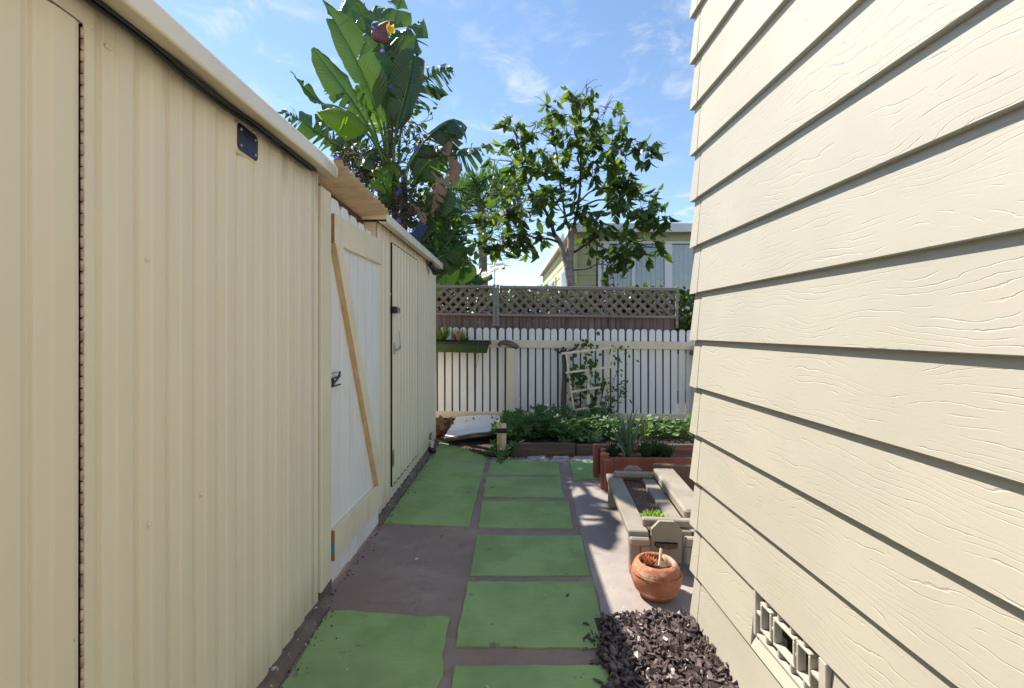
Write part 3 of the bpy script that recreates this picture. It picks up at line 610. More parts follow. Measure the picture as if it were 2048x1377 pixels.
e = MB(); e.prism([(xf(YA) + .075, 2.955, 2.03), (xf(YA) + .078, 2.955, 2.07), (xf(YA) + .05, 2.955, 2.098), (xf(YA) - .2, 2.955, 2.10), (xf(YA) - .2, 2.955, 2.03)], (0, .012, 0)); e.build('trim_end_cap', 'trim', fs)
e = MB(); e.prism([(-.70, 5.222, 2.03), (-.690, 5.222, 2.07), (-.72, 5.222, 2.095), (-.9, 5.222, 2.10), (-.9, 5.222, 2.05)], (0, .006, 0)); e.build('trim_end_cap', 'trim', fs)
rf = MB(); rf.prism([(-.80, 2.965, 2.07), (-.74, 5.22, 2.07), (-2.65, 5.22, 2.07), (-2.65, 2.965, 2.07)], (0, 0, .028)); rf.build('roof', 'wallcore', fs)
e = MB(); vs = []; ny = 40
for j in range(ny + 1):
    y = 2.98 + j * 2.22 / ny; w = .010 * mnoise.noise(Vn(y * 6, 0, 4)); vs += [(xf(y) - .03, y, .052), (xf(y) + .006 + w * .3, y, .040), (xf(y) + .030 + w, y, .012), (xf(y) + .038 + w * 1.4, y, .001)]
e.add(vs, [(j * 4 + i, j * 4 + i + 1, (j + 1) * 4 + i + 1, (j + 1) * 4 + i) for j in range(ny) for i in range(3)]); e.build('base_timber', 'curb', fs)
# spot lamp under the trim, solar panel on the roof
sp = thing('spot_lamp', (xf(4.75), 4.75, 1.96), 'small black spot lamp under the roof trim of the far shed', 'lamp')
e = MB(); e.box(xf(4.7), xf(4.7) + .025, 4.62, 4.70, 1.985, 2.02, .003); e.build('bracket', 'rust', sp)
e = MB(); e.tube([(xf(4.7) + .02, 4.66, 1.985), (xf(4.7) + .045, 4.68, 1.965)], .008, 7); e.build('arm', 'black', sp)
e = MB(); e.tube([(xf(4.7) + .035, 4.66, 1.985), (xf(4.7) + .06, 4.74, 1.945), (xf(4.7) + .075, 4.79, 1.92)], [.026, .032, .042], 12); e.build('lamp_head', 'black', sp)
so = thing('solar_panel', (-.8, 4.3, 2.098), 'dark tilted solar lamp panel standing on the far shed roof', 'solar panel')
e = MB(); e.tube([(-.80, 4.3, 2.098), (-.80, 4.3, 2.20)], .008, 7); e.build('stalk', 'black', so)
e = MB(); e.bar((-.84, 4.25, 2.15), (-.755, 4.32, 2.315), .13, .014, (.4, 1, -.1)); e.build('panel', 'navy', so)
# pipe stub at the foot of the far corner
pp = thing('drain_pipe', (-.72, 4.78, 0), 'short black and cream drain pipe at the foot of the far shed', 'pipe')
e = MB(); e.tube([(xf(4.78) + .01, 4.74, .05), (xf(4.78) + .075, 4.70, .035)], .024, 10); e.build('pipe_end', 'black', pp)
e = MB(); e.tube(polyline([(xf(4.8) - .01, 4.80, .12), (xf(4.8) + .03, 4.79, .10), (xf(4.8) + .03, 4.76, .05)], 4), .018, 9); e.tube([(xf(4.8) + .03, 4.79, .085), (xf(4.8) + .03, 4.79, .115)], .026, 10); e.build('fitting', 'pvc', pp)
e = MB(); e.tube(polyline([(xf(4.8) + .01, 4.80, .12), (xf(4.8) + .015, 4.80, .19), (xf(4.8) + .03, 4.80, .20)], 3), .010, 7); e.build('tap', 'rust', pp)

# ================================================================== HOUSE ON THE RIGHT
XW, YC = .862, 2.005       # wall face (tucked top of each board) and far corner
hs_ = thing('sided_house', (1.6, .4, 0), 'cream house wall of wide lapped wood-grain siding boards at the right', 'house')
E = .2065; Z0 = .018; TH = .0185; SEAM = YC - .055
def board(y0, y1, zb, zt, name='siding_board', mat='siding', seg=10):
    mb = MB(); vs = []
    for j in range(seg + 1):
        y = y0 + (y1 - y0) * j / seg; w = .0007 * mnoise.noise(Vn(y * 3, zb * 7, 2))
        vs += [(XW + .012, y, zb + w), (XW - TH + .0018, y, zb + w), (XW - TH, y, zb + .0022 + w), (XW - .0006, y, zt), (XW + .012, y, zt)]
    n = 5; fs = [(j * n + i, j * n + (i + 1) % n, (j + 1) * n + (i + 1) % n, (j + 1) * n + i) for j in range(seg) for i in range(n)]
    fs += [tuple(range(n))[::-1], tuple(range(seg * n, seg * n + n))]
    mb.add(vs, [f[::-1] for f in fs]); return mb.build(name, mat, hs_)
VY0, VY1 = 1.20, 1.527
for k in range(16):
    zb = Z0 + k * E; zt = zb + E + .004
    if k == 1:
        board(VY1 + .004, SEAM, zb, zt); board(-1.6, VY0 - .030, zb, zt); board(VY0 - .028, VY1 + .003, zb, zb + .045, 'siding_board')
    else: board(-1.6, SEAM, zb, zt)
    # corner piece wrapping round to the rear wall
    mb = MB(); o_ = .0022
    def ring(x, y, z): return [(x, SEAM + .0015, z), (x, y, z), (XW + .10, y, z), (XW + .10, SEAM + .0015, z)]
    vs = ring(XW - TH - o_, YC + TH + o_, zb - .001) + ring(XW - o_ * .6, YC + o_, zt - .001)
    mb.add(vs, [(0, 1, 5, 4), (1, 2, 6, 5), (2, 3, 7, 6), (3, 0, 4, 7), (3, 2, 1, 0), (4, 5, 6, 7)]); mb.build('corner_board', 'siding', hs_)
    e = MB(); e.box(XW + .11, 4.2, YC - .02, YC + TH * .6, zb, zb + E - .003, .003); e.build('rear_board', 'siding', hs_)
core = MB()
for (y0, y1, z0, z1) in ((-1.6, VY0 - .028, 0, 3.35), (VY1 + .003, YC - .021, 0, 3.35), (VY0 - .028, VY1 + .003, 0, Z0 + E + .046), (VY0 - .028, VY1 + .003, Z0 + 2 * E, 3.35)):
    core.box(XW + .0125, XW + .16, y0, y1, z0, z1, .0005)
core.build('wall_core', 'wallcore', hs_)
core = MB(); core.box(XW + .30, 4.2, -1.6, YC - .03, 0, 3.35, .01); core.box(XW + .165, XW + .31, -1.6, YC - .03, 1.2, 3.3, .01); core.build('dark_core', 'darkbrown', hs_)
e = MB(); e.box(XW + .035, XW + .15, VY0 - .02, VY1, Z0 + E + .05, Z0 + 2 * E - .005, .001); e.build('vent_shade_panel', 'darkbrown', hs_)  # near-black panel added so the vent holes look deep in shade
rf = MB(); rf.box(XW - .09, 4.3, -1.7, YC + .10, 3.355, 3.50, .01); rf.build('roof', 'trim', hs_)
# vent grille
vt = thing('vent_grille', (XW, 1.36, .27), 'cream breeze-block vent grille of interlocking loops low in the siding', 'vent')
zb, zt = Z0 + E + .048, Z0 + 2 * E - .003; xo, xi = XW - .012, XW + .014
def vbar(y0, y1, z0, z1, d=0.0, nm=None):
    mb = MB(); mb.box(xo + d, xi, y0, y1, z0, z1, .0025); return mb.build(nm or 'bar', 'vent', vt)
vbar(VY0 - .026, VY0 + .004, zb, zt, -.006, 'frame_side'); vbar(VY1 - .016, VY1, zb, zt, 0, 'frame_side')
vbar(VY0 + .0045, VY1 - .0165, zb, zb + .012, .002, 'frame_bottom')
def loop(yc, hw, zc, hh, d, t=.009):
    mb = MB()
    mb.box(xo + d, xi, yc - hw, yc + hw, zc + hh - t, zc + hh, .002); mb.box(xo + d, xi, yc - hw, yc + hw, zc - hh, zc - hh + t, .002)
    mb.box(xo + d, xi, yc - hw, yc - hw + t, zc - hh + t + .0002, zc + hh - t - .0002, .002); mb.box(xo + d, xi, yc + hw - t, yc + hw, zc - hh + t + .0002, zc + hh - t - .0002, .002); mb.build('loop', 'vent', vt)
zc_ = (zb + zt) / 2 + .006; hh = (zt - zb) / 2 - .030
loop(VY1 - .070, .030, zc_, hh, .001); loop(VY0 + .075, .030, zc_, hh, .001); loop((VY0 + VY1) / 2, .052, zc_, hh * .92, .0)
for (a, b) in ((VY1 - .040, VY1 - .0165), (VY0 + .1055, (VY0 + VY1) / 2 - .0525), ((VY0 + VY1) / 2 + .0525, VY1 - .1005), (VY0 + .0045, VY0 + .0445)): vbar(a, b, zc_ - .006, zc_ + .006, .002, 'link')
for y in (VY1 - .070, VY0 + .075, (VY0 + VY1) / 2 - .03, (VY0 + VY1) / 2 + .03):
    k = hh * .92 if abs(y - (VY0 + VY1) / 2) < .04 else hh
    vbar(y - .006, y + .006, zc_ + k + .0003, zt, .003, 'link'); vbar(y - .006, y + .006, zb + .0125, zc_ - k - .0003, .003, 'link')

# ================================================================== PICKET FENCE
FY = 5.90; SL = -.0115
def fz(x, z): return z + SL * (x - .6)
pf = thing('picket_fence', (1.0, FY, .1), 'white picket fence with cream rails across the end of the path', 'fence')
def picket_mesh(seed):
    r = random.Random(seed); w = .0385; t = .016; z0, z1 = .13, 1.325; pts = [(-w, z0), (w, z0)]
    for k in range(9):
        a = math.pi * k / 8; pts.append((w * math.cos(a) * (1 if .1 < a < 3.05 else 1), z1 - .036 + .036 * math.sin(a) ** .8))
    mb = MB(); mb.prism([(x, 0, z) for x, z in pts], (0, t, 0)); return mb
k = 0; x = -1.30; src = []
r = random.Random(21)
for i in range(3):
    mb = picket_mesh(i); 
    if i == 2: mb.v = [(x_ + (.006 if z_ > 1.3 else 0), y_, z_ - (.025 if (z_ > 1.27 and x_ < 0) else 0)) for x_, y_, z_ in mb.v]
    mb.v = [(x_, y_, z_) for x_, y_, z_ in mb.v]; o = mb.build('picket', 'white', loc=(0, 0, 0)); o.parent = pf; src.append(o)
n = 0
while x < 3.3:
    j = 2 if (n in (5, 6)) else (n % 2); off = Vn(x, FY, SL * (x - .6) + r.uniform(-.004, .004)) - ORG[pf]
    s_ = src[j]
    if 'used' in s_: o = piece(s_, pf, off); del o['used']
    else: s_['used'] = 1; s_.location = off; o = s_
    o.rotation_euler.y = r.uniform(-.004, .004)
    x += .0985 + r.uniform(-.002, .002); n += 1
for s_ in src:
    if 'used' in s_: del s_['used']
def rail(x0, x1, za, zb_, y0, y1, mat, name, parent):
    mb = MB(); mb.box(x0, x1, y0, y1, za, zb_, .004); mb.v = [(a, b, fz(a, c_)) for a, b, c_ in mb.v]; return mb.build(name, mat, parent)
rail(-1.35, 3.3, 1.068, 1.168, FY - .040, FY - .002, 'cream', 'top_rail', pf)
rail(-1.35, 3.3, .142, .226, FY - .040, FY - .002, 'cream', 'bottom_rail', pf)
e = MB(); e.box(.052, .152, FY - .125, FY - .042, .05, 1.07, .005); e.build('post', 'cream', pf)
e = MB(); e.box(2.46, 2.55, FY - .125, FY - .042, .05, 1.10, .005); e.build('post', 'cream', pf)
for px_ in (1075, 1208, 1245, 1290, 1325, 1360):
    q = P(px_, 690, FY - .042); e = MB(); e.tube([q + Vn(0, .003, -.01), q + Vn(0, -.002, -.01)], .005, 7); e.build('nail', 'rust', pf)
la2 = MB(); q = P(1384, 706, FY - .06); la2.box(q.x - .03, q.x + .06, q.y - .03, q.y + .01, q.z - .03, q.z + .03, .006); la2.build('wooden_latch', 'drift', pf)

# ================================================================== LATTICE FENCE
LY = 5.925; k_ = LY / FPX
def lx_(px): return (px - VX) * k_
def lz_(py): return CAMH - (py - VY) * k_
LS = -.0125
def lslope(mb): mb.v = [(a, b, c_ + LS * (a - .6)) for a, b, c_ in mb.v]; return mb
lf = thing('lattice_fence', (1.0, LY, 0), 'weathered brown board fence topped with diagonal lattice behind the picket fence', 'fence')
r = random.Random(8); x = -1.6; XE = lx_(1350)
while x < XE - .03:
    w = .088 + r.uniform(-.004, .010); w = min(w, XE - x); mb = MB(); dz = r.uniform(-.004, .004)
    mb.box(x + .002, x + w - .002, LY + .012 + r.uniform(-.004, .004), LY + .030, 0, 1.515, .003); lslope(mb).build('fence_board', 'grey_wood', lf); x += w
zt, zb = lz_(577), lz_(630)
for (x0, x1, kind) in ((-1.6, lx_(987), 1), (lx_(999), XE - .02, -1)):
    for layer, sgn in ((0, kind), (1, -kind)):
        H = zt - zb; s = .125; x = x0 - H
        while x < x1 + H * .2:
            # slat runs from (x, low) to (x+H, high) (or mirrored), clipped to the panel
            a, b = Vn(x, 0, zb), Vn(x + H, 0, zt)
            if a.x < x0: a = Vn(x0, 0, zb + (x0 - x))
            if b.x > x1: b = Vn(x1, 0, zb + (x1 - x))
            if b.x - a.x > .05:
                if sgn < 0: a, b = Vn(a.x, 0, zt - (a.z - zb)), Vn(b.x, 0, zt - (b.z - zb))
                yy = LY - .008 + layer * .0145; mb = MB(); mb.bar((a.x, yy, a.z), (b.x, yy, b.z), .040 + r.uniform(-.003, .003), .0125, (0, 1, 0), .0015); lslope(mb).build('lattice_slat', 'lattice', lf)
            x += s + r.uniform(-.004, .004)
for (x0, x1) in ((-1.6, lx_(986) - .002), (lx_(999) + .002, XE)):
    mb = MB(); mb.box(x0, x1, LY - .03, LY + .02, lz_(579), lz_(573), .004); lslope(mb).build('cap_rail', 'frail', lf)
    mb = MB(); mb.box(x0, x1, LY - .034, LY - .0145, lz_(634), lz_(629), .004); lslope(mb).build('middle_rail', 'frail', lf)
for (x0, x1) in ((lx_(986), lx_(991.5)), (lx_(992.5), lx_(998.5)), (XE + .002, lx_(1355))):
    mb = MB(); mb.box(x0, x1, LY - .034, LY + .007, 1.347, lz_(571), .004); lslope(mb).build('fence_post', 'frail', lf)
# iron ornament standing on the cap rail
io = thing('iron_ornament', P(1227, 574, LY), 'small black wrought iron ornament with scrolls standing on the lattice fence', 'ornament')
e = MB(); b0 = P(1227, 576, LY)
e.tube([b0, b0 + Vn(0, 0, .11)], [.006, .004], 6); e.lathe([(.0001, .0), (.012, .012), (.0001, .03)], b0 + Vn(0, 0, .11), 8); e.build('spike', 'iron', io)
for sx, L in ((-1, .20), (1, .04), (-1, .09)):
    e = MB(); e.tube(polyline([b0 + Vn(0, 0, .06), b0 + Vn(sx * L * .5, 0, .012), b0 + Vn(sx * L, 0, .014), b0 + Vn(sx * (L + .03), 0, .05), b0 + Vn(sx * (L + .005), 0, .045)], 5), .005, 6); e.build('scroll', 'iron', io)

# ================================================================== THINGS ALONG THE FENCE
# hanging planter
pb = thing('window_box_planter', (-.5, 5.72, 1.03), 'dark green trough planter hung on the picket fence beside the shed', 'planter')
x0, x1 = -1.15, lx_(0) * 0 + (979 - VX) * 5.74 / FPX
e = MB(); vs = [(x0, 5.64, 1.035), (x1 - .035, 5.64, 1.012), (x1 - .035, 5.80, 1.012), (x0, 5.80, 1.035), (x0, 5.60, 1.175), (x1, 5.60, 1.135), (x1, 5.84, 1.135), (x0, 5.84, 1.175)]
e.add(vs, [(3, 2, 1, 0), (0, 1, 5, 4), (1, 2, 6, 5), (2, 3, 7, 6), (3, 0, 4, 7)]); e.build('trough', 'dgreen', pb)
e = MB(); e.bar((x0, 5.60, 1.155), (x1 + .01, 5.60, 1.135), .030, .016, (0, 1, 0)); e.bar((x0, 5.84, 1.172), (x1 + .01, 5.84, 1.152), .030, .016, (0, 1, 0)); e.bar((x1 + .012, 5.585, 1.142), (x1 + .012, 5.855, 1.15), .040, .016, (1, 0, 0)); e.build('rim', 'black', pb)
e = MB(); e.add([(x0, 5.61, 1.165), (x1, 5.61, 1.128), (x1, 5.83, 1.128), (x0, 5.83, 1.165)], [(0, 1, 2, 3)]); e.build('soil', 'soil', pb)
def tuft(name, c, n, L, spread, mat, label, cat, seed, group=None, tpl=BLADE, droop=.3):
    r = random.Random(seed); mats = []
    for i in range(n):
        a = r.uniform(0, 2 * math.pi); t = r.random() ** .5 * spread; d = Vn(math.cos(a) * t, math.sin(a) * t, 1).normalized(); l = L * r.uniform(.5, 1.1)
        p = Vector(c) + Vn(math.cos(a), math.sin(a), 0) * r.random() * L * .18; mats.append(rotm(p, d, Vn(-math.sin(a), math.cos(a), 0).cross(d) * -1 + rv(r) * .2, l))
    mb = MB(); mb.scatter(*tpl, mats); o = mb.build(name, mat, loc=c); return tag(o, label, cat, group)
tuft('grass_tuft', (-.80, 5.70, 1.155), 230, .21, 2.2, 'grass', 'green grassy tuft trailing at the shed end of the hanging planter', 'plant', 1)
tuft('dry_grass_tuft', (-.56, 5.72, 1.15), 150, .17, 1.6, 'drygrass', 'straw-coloured dry tuft in the middle of the hanging planter', 'plant', 2)
tuft('grass_tuft', (-.48, 5.72, 1.14), 120, .10, 2.0, 'grass', 'low green tuft to the right of the dry tuft in the hanging planter', 'plant', 3)
# trailing roots
e = MB(); e.tube(polyline([(-.30, 5.585, 1.16), (-.305, 5.57, 1.05), (-.30, 5.575, .95), (-.325, 5.58, .84)], 4), .003, 5); e.build('trailing_root', 'drift', pb)
# driftwood on the post
q = P(1016, 690, 5.80); e = MB()
pts = [P(997, 692, 5.80), P(1003, 686, 5.80), P(1014, 686, 5.79), P(1026, 690, 5.79), P(1034, 695, 5.80), P(1036, 697, 5.80)]; sm = polyline(pts, 5); rad = [.016 + .018 * math.sin(math.pi * i / (len(sm) - 1)) + .006 * r.random() for i in range(len(sm))]
e.tube(sm, rad, 9); e.v = [tuple(Vector(v) + Vn(0, 0, .006 * mnoise.noise(Vector(v) * 40))) for v in e.v]
o = e.build('driftwood', 'drift', loc=q); tag(o, 'gnarled grey driftwood lying on top of the cream fence post', 'driftwood')
# old pruned vine trunk
vt_ = thing('pruned_vine', P(1127, 832, 5.76), 'pruned dark vine stump with two cut arms against the picket fence', 'vine')
e = MB(); pts = polyline([P(1129, 845, 5.76), P(1127, 800, 5.76), P(1129, 755, 5.77), P(1128, 715, 5.77), P(1127, 700, 5.77)], 6); e.tube(pts, [.034 - .012 * i / len(pts) + .004 * r.random() for i in range(len(pts))], 9); e.build('trunk', 'vtrunk', vt_)
for pl_ in ([(1127, 708), (1120, 705), (1112, 700), (1109, 699)], [(1122, 706), (1125, 699), (1128, 694)], [(1129, 708), (1140, 703), (1151, 697), (1150, 688)], [(1149, 697), (1154, 692), (1158, 688)]):
    e = MB(); pts = polyline([P(x_, y_, 5.75) for x_, y_ in pl_], 4); e.tube(pts, [.022 - .010 * i / len(pts) for i in range(len(pts))], 7); e.build('arm', 'vtrunk', vt_)
# fan trellis
tr = thing('fan_trellis', P(1177, 838, 5.68), 'cream wooden fan trellis leaning on the picket fence', 'trellis')
TD = 5.68
for (a, b, w) in (((1177, 676), (1177, 842), .034), ((1132, 704), (1150, 838), .025), ((1226, 690), (1199, 838), .025)):
    e = MB(); e.bar(P(*a, TD), P(*b, TD), w, .014, (0, 1, 0)); e.build('upright', 'cream', tr)
for (a, b) in (((1122, 708), (1234, 695)), ((1131, 746), (1226, 734)), ((1140, 785), (1218, 772)), ((1144, 821), (1204, 813))):
    e = MB(); e.bar(P(*a, TD - .016), P(*b, TD - .016), .029, .012, (0, 1, 0)); e.build('crossbar', 'cream', tr)
def vine(name, paths, nl, size, mat, label, seed, d0=5.735, tpl=LEAFW, stemr=.004, spread=.06, smat='stem'):
    r = random.Random(seed); o = thing(name, P(*paths[0][0], d0), label, 'vine'); st_ = MB(); mats = []
    for pl_ in paths:
        pts = polyline([P(x_, y_, d0 + r.uniform(-.03, .03)) for x_, y_ in pl_], 6); st_.tube(pts, stemr, 5)
        for i in range(nl):
            p = pts[int(r.random() * len(pts))] + Vn(r.gauss(0, spread), r.gauss(0, .035) - .02, r.gauss(0, spread)); d = Vn(r.gauss(0, .7), -.3 + r.gauss(0, .4), r.gauss(-.5, .6)).normalized()
            mats.append(rotm(p, d, Vn(r.gauss(0, .5), -1, .5), size * r.uniform(.6, 1.25)))
    st_.build('stems', smat, o); mb = MB(); mb.scatter(*tpl, mats); mb.build('foliage', mat, o); return o
vine('climbing_vine', [[(1175, 830), (1165, 780), (1170, 730), (1178, 680)], [(1185, 830), (1195, 780), (1190, 740), (1182, 705)], [(1170, 800), (1155, 750), (1152, 735)]], 46, .075, 'vine', 'broad-leaved green vine climbing the middle of the trellis', 2)
vine('climbing_vine', [[(1212, 835), (1222, 780), (1238, 730), (1236, 700), (1250, 698)], [(1220, 830), (1240, 790), (1248, 770)], [(1205, 820), (1215, 790), (1212, 760)]], 56, .048, 'vine', 'small-leaved vine to the right of the trellis', 3, tpl=LEAF)
vine('dry_vine', [[(1150, 835), (1148, 800), (1155, 775)], [(1160, 830), (1152, 815), (1140, 800)], [(1196, 830), (1204, 790), (1200, 772)]], 12, .05, 'dryleaf', 'brown withered vine at the foot of the trellis', 4, smat='deadvine', stemr=.005)
# white board on the ground, dry leaves
wb = thing('weathered_board', (-.45, 5.3, .03), 'white painted plank panel lying on the soil by the shed corner', 'board')
F0, F1, B0, B1 = P(887, 877, 5.03), P(1003, 862, 5.10), P(913, 834, 5.74), P(1006, 832, 5.74)
for i in range(4):
    t0, t1 = i / 4 + .006, (i + 1) / 4 - .006
    a, b, c_, d_ = F0.lerp(B0, t0), F1.lerp(B1, t0), F1.lerp(B1, t1), F0.lerp(B0, t1); mid = (a + b) / 2 + Vn(0, .03, .012); mid2 = (c_ + d_) / 2 + Vn(0, .03, .012)
    mb = MB(); top = [a, mid, b, c_, mid2, d_]; mb.prism([p - Vn(0, 0, .03) for p in top], (0, 0, .03)); mb.build('plank', 'white', wb)
e = MB(); e.prism([F0 + Vn(0, -.002, -.036), F1 + Vn(0, -.002, -.036), F1 + Vn(0, -.002, -.004), (F0 + F1) / 2 + Vn(0, .027, .006), F0 + Vn(0, -.002, -.004)], (0, -.012, 0)); e.build('front_edge', 'border', wb)
def litter(name, n, fpos, size, mat, label, cat, seed, loc, tpl=LEAFW, kind=True):
    r = random.Random(seed); mats = [rotm(fpos(r), Vn(r.gauss(0, 1), r.gauss(0, 1), r.gauss(0, .35)).normalized(), rv(r) + Vn(0, 0, .6), size * r.uniform(.5, 1.3)) for _ in range(n)]
    mb = MB(); mb.scatter(*tpl, mats); o = mb.build(name, mat, loc=loc); tag(o, label, cat)
    if kind: stuff(o)
    return o
litter('dry_leaf_litter', 130, lambda r: Vn(r.uniform(-.88, -.58), r.uniform(5.3, 5.75), .05 + .10 * r.random()), .10, 'dryleaf', 'heap of brown dry leaves between the far shed and the fence', 'leaves', 3, (-.7, 5.5, .04))
r2 = random.Random(31)
LV = ('nearest the shed', 'left of the middle', 'in the middle', 'beside the stake at the back', 'right beside the stake', 'low in the middle', 'at the far right corner')
for i, (px_, py_) in enumerate(((928, 846), (950, 842), (958, 845), (985, 838), (997, 840), (972, 848), (1000, 835))):
    t = (py_ - 833) / 45; q = P(px_, py_, 5.74 - .68 * t); mb = MB(); mb.scatter(*LEAFW, [rotm(q + Vn(0, 0, .012), Vn(r2.gauss(0, 1), r2.gauss(0, .5), .2), Vn(0, 0, 1), .05 + .02 * r2.random())])
    o = mb.build('fallen_leaf', 'dryleaf', loc=q); tag(o, 'brown dry leaf on the white plank panel, ' + LV[i], 'leaf', 'dry leaves on the white plank panel')
# stake with bracket
sk = thing('wooden_stake', G(1003, 908), 'short wooden stake with a black band at the corner of the bed', 'stake'); sx_ = G(1003, 908)
e = MB(); e.box(sx_.x - .048, sx_.x - .003, 4.70, 4.75, 0, .335, .003); e.build('raw_half', 'rawwood', sk)
e = MB(); e.box(sx_.x - .001, sx_.x + .050, 4.705, 4.755, 0, .32, .003); e.build('painted_half', 'cream', sk)
e = MB(); e.box(sx_.x - .055, sx_.x + .056, 4.692, 4.765, .225, .275, .004); e.build('band', 'black', sk)
# timber border
bdr = thing('timber_border', (1.0, 4.66, 0), 'brown timber edging board along the front of the planted bed', 'edging')
for (xa, xb, yy, h) in ((.085, .757, 4.655, .128), (.765, 2.6, 4.645, .118)):
    e = MB(); e.box(xa, xb, yy, yy + .042, -.01, h, .006); e.build('edging_board', 'border', bdr)

# ------------------------------------------------ bed plants
def plant(name, c, rad, h, n, size, mat, label, seed, group=None, tpl=LOBED, smat='stem'):
    r = random.Random(seed); c = Vector(c); o = thing(name, c, label, 'plant', group); st_ = MB(); mats = []
    for i in range(n):
        a = r.uniform(0, 2 * math.pi); rr_ = rad * r.random() ** .6; z = h * (r.uniform(.25, 1.0)) * (1 - .35 * (rr_ / rad) ** 2); e_ = c + Vn(math.cos(a) * rr_, math.sin(a) * rr_ * .8, z)
        mid = c.lerp(e_, .5) + Vn(0, 0, z * .25); pts = [bez(c + Vn(math.cos(a), math.sin(a), 0) * rr_ * .25, mid, e_, t / 4) for t in range(5)]; st_.tube(pts, .0035, 4, False)
        d = Vn(math.cos(a) + r.gauss(0, .5), math.sin(a) + r.gauss(0, .5) - .2, r.gauss(-.15, .3)).normalized(); mats.append(rotm(e_, d, Vn(r.gauss(0, .35), -.35 + r.gauss(0, .3), 1), size * r.uniform(.55, 1.2)))
    st_.build('stems', smat, o); mb = MB(); mb.scatter(*tpl, mats); mb.build('foliage', mat, o); return o
GRP = 'leafy plants in the rear bed'
bedp = [(1030, .25, .30, 90, .11, 'bed', 'lobed green plant beside the wooden stake, spilling over the edging'), (1085, .26, .27, 100, .11, 'bed', 'lobed green plant filling the left part of the bed'),
        (1140, .24, .22, 90, .11, 'bed', 'dense green plant at the foot of the pruned vine'), (1190, .25, .24, 100, .10, 'bed', 'dense green plant at the foot of the trellis'), (1232, .20, .22, 60, .09, 'bed', 'green plant behind the aloe')]
for i, (px_, rd, h, n, s_, m_, lb) in enumerate(bedp):
    y = 5.02 + .12 * (i % 2); plant('leafy_plant', ((px_ - VX) * y / FPX, y, .09), rd, h, n, s_, m_, lb, 40 + i)
for i, (px_, y, lb) in enumerate(((1055, 5.45, 'tall lobed plant behind the stake near the fence post'), (1120, 5.5, 'lobed plant growing at the fence foot left of the pruned vine'), (1180, 5.5, 'lobed plant right under the trellis'))):
    plant('leafy_plant', ((px_ - VX) * y / FPX, y, .09), .28, .26, 90, .11, 'bed', lb, 60 + i)
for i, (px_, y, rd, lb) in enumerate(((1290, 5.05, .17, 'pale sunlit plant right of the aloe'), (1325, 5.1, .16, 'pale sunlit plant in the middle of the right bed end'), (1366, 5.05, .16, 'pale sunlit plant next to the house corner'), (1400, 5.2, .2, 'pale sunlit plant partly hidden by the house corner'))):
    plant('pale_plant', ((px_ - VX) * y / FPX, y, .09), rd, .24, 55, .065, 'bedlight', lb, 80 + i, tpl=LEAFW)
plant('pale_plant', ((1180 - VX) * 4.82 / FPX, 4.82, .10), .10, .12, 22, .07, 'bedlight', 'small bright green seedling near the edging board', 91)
# trailing shoots over the edging
def shoot(label, pts, seed, n=14, size=.10):
    r = random.Random(seed); pts = polyline(pts, 6); o = thing('trailing_shoot', pts[-1], label, 'plant'); e = MB(); e.tube(pts, .005, 6); e.build('stem', 'stem', o); mats = []
    for i in range(n):
        p = pts[int((.25 + .75 * r.random()) * (len(pts) - 1))]; d = Vn(r.gauss(0, 1), r.gauss(-.4, .6), r.gauss(.2, .5)).normalized(); mats.append(rotm(p, d, Vn(r.gauss(0, .3), -.6, 1), size * r.uniform(.5, 1.1)))
    mb = MB(); mb.scatter(*LOBED, mats); mb.build('foliage', 'bed', o)
shoot('trailing leafy shoot left of the stake on the soil', [P(1000, 878, 4.78), P(990, 895, 4.72), P(975, 912, 4.66), P(955, 905, 4.75)], 5, 22, .09)
shoot('trailing leafy shoot hanging over the edging onto the green slab', [P(1050, 880, 4.75), P(1030, 890, 4.62), P(1010, 905, 4.58), P(995, 928, 4.38)], 6, 24, .085)
shoot('upright lobed shoot rising above the bed in front of the fence post', [P(1055, 860, 5.2), P(1068, 838, 5.2), P(1080, 820, 5.18), P(1088, 813, 5.15)], 7, 14, .10)
# ------------------------------------------------ red planter with aloe
rp = thing('red_planter', (1.2, 3.85, 0), 'brick red wooden planter box with aloe behind the taupe bench', 'planter')
PX0, PX1, PY0, PY1 = .83, 1.75, 3.66, 4.00
e = MB(); e.box(PX0 + .05, PX1, PY0 + .02, PY0 + .045, .03, .255, .004); e.build('front_board', 'red', rp)
e = MB(); e.box(PX0 + .05, PX1, PY1 - .045, PY1 - .02, .03, .255, .004); e.build('back_board', 'red', rp)
e = MB(); e.box(PX0 + .022, PX0 + .048, PY0 + .03, PY1 - .03, .03, .262, .004); e.build('end_board', 'red', rp)
for yy in (PY0 - .012, PY1 - .055):
    e = MB(); e.box(PX0 - .03, PX0 + .020, yy, yy + .045, 0, .300, .010); e.build('corner_post', 'red', rp)
e = MB(); e.box(PX0 - .012, PX0 + .055, PY0 - .05, PY0 - .0125, .0, .262, .010); e.build('corner_post', 'red', rp)
e = MB(); e.box(PX0 + .05, PX1, PY0 + .046, PY1 - .046, .05, .225, .004); e.build('soil', 'bark', rp)
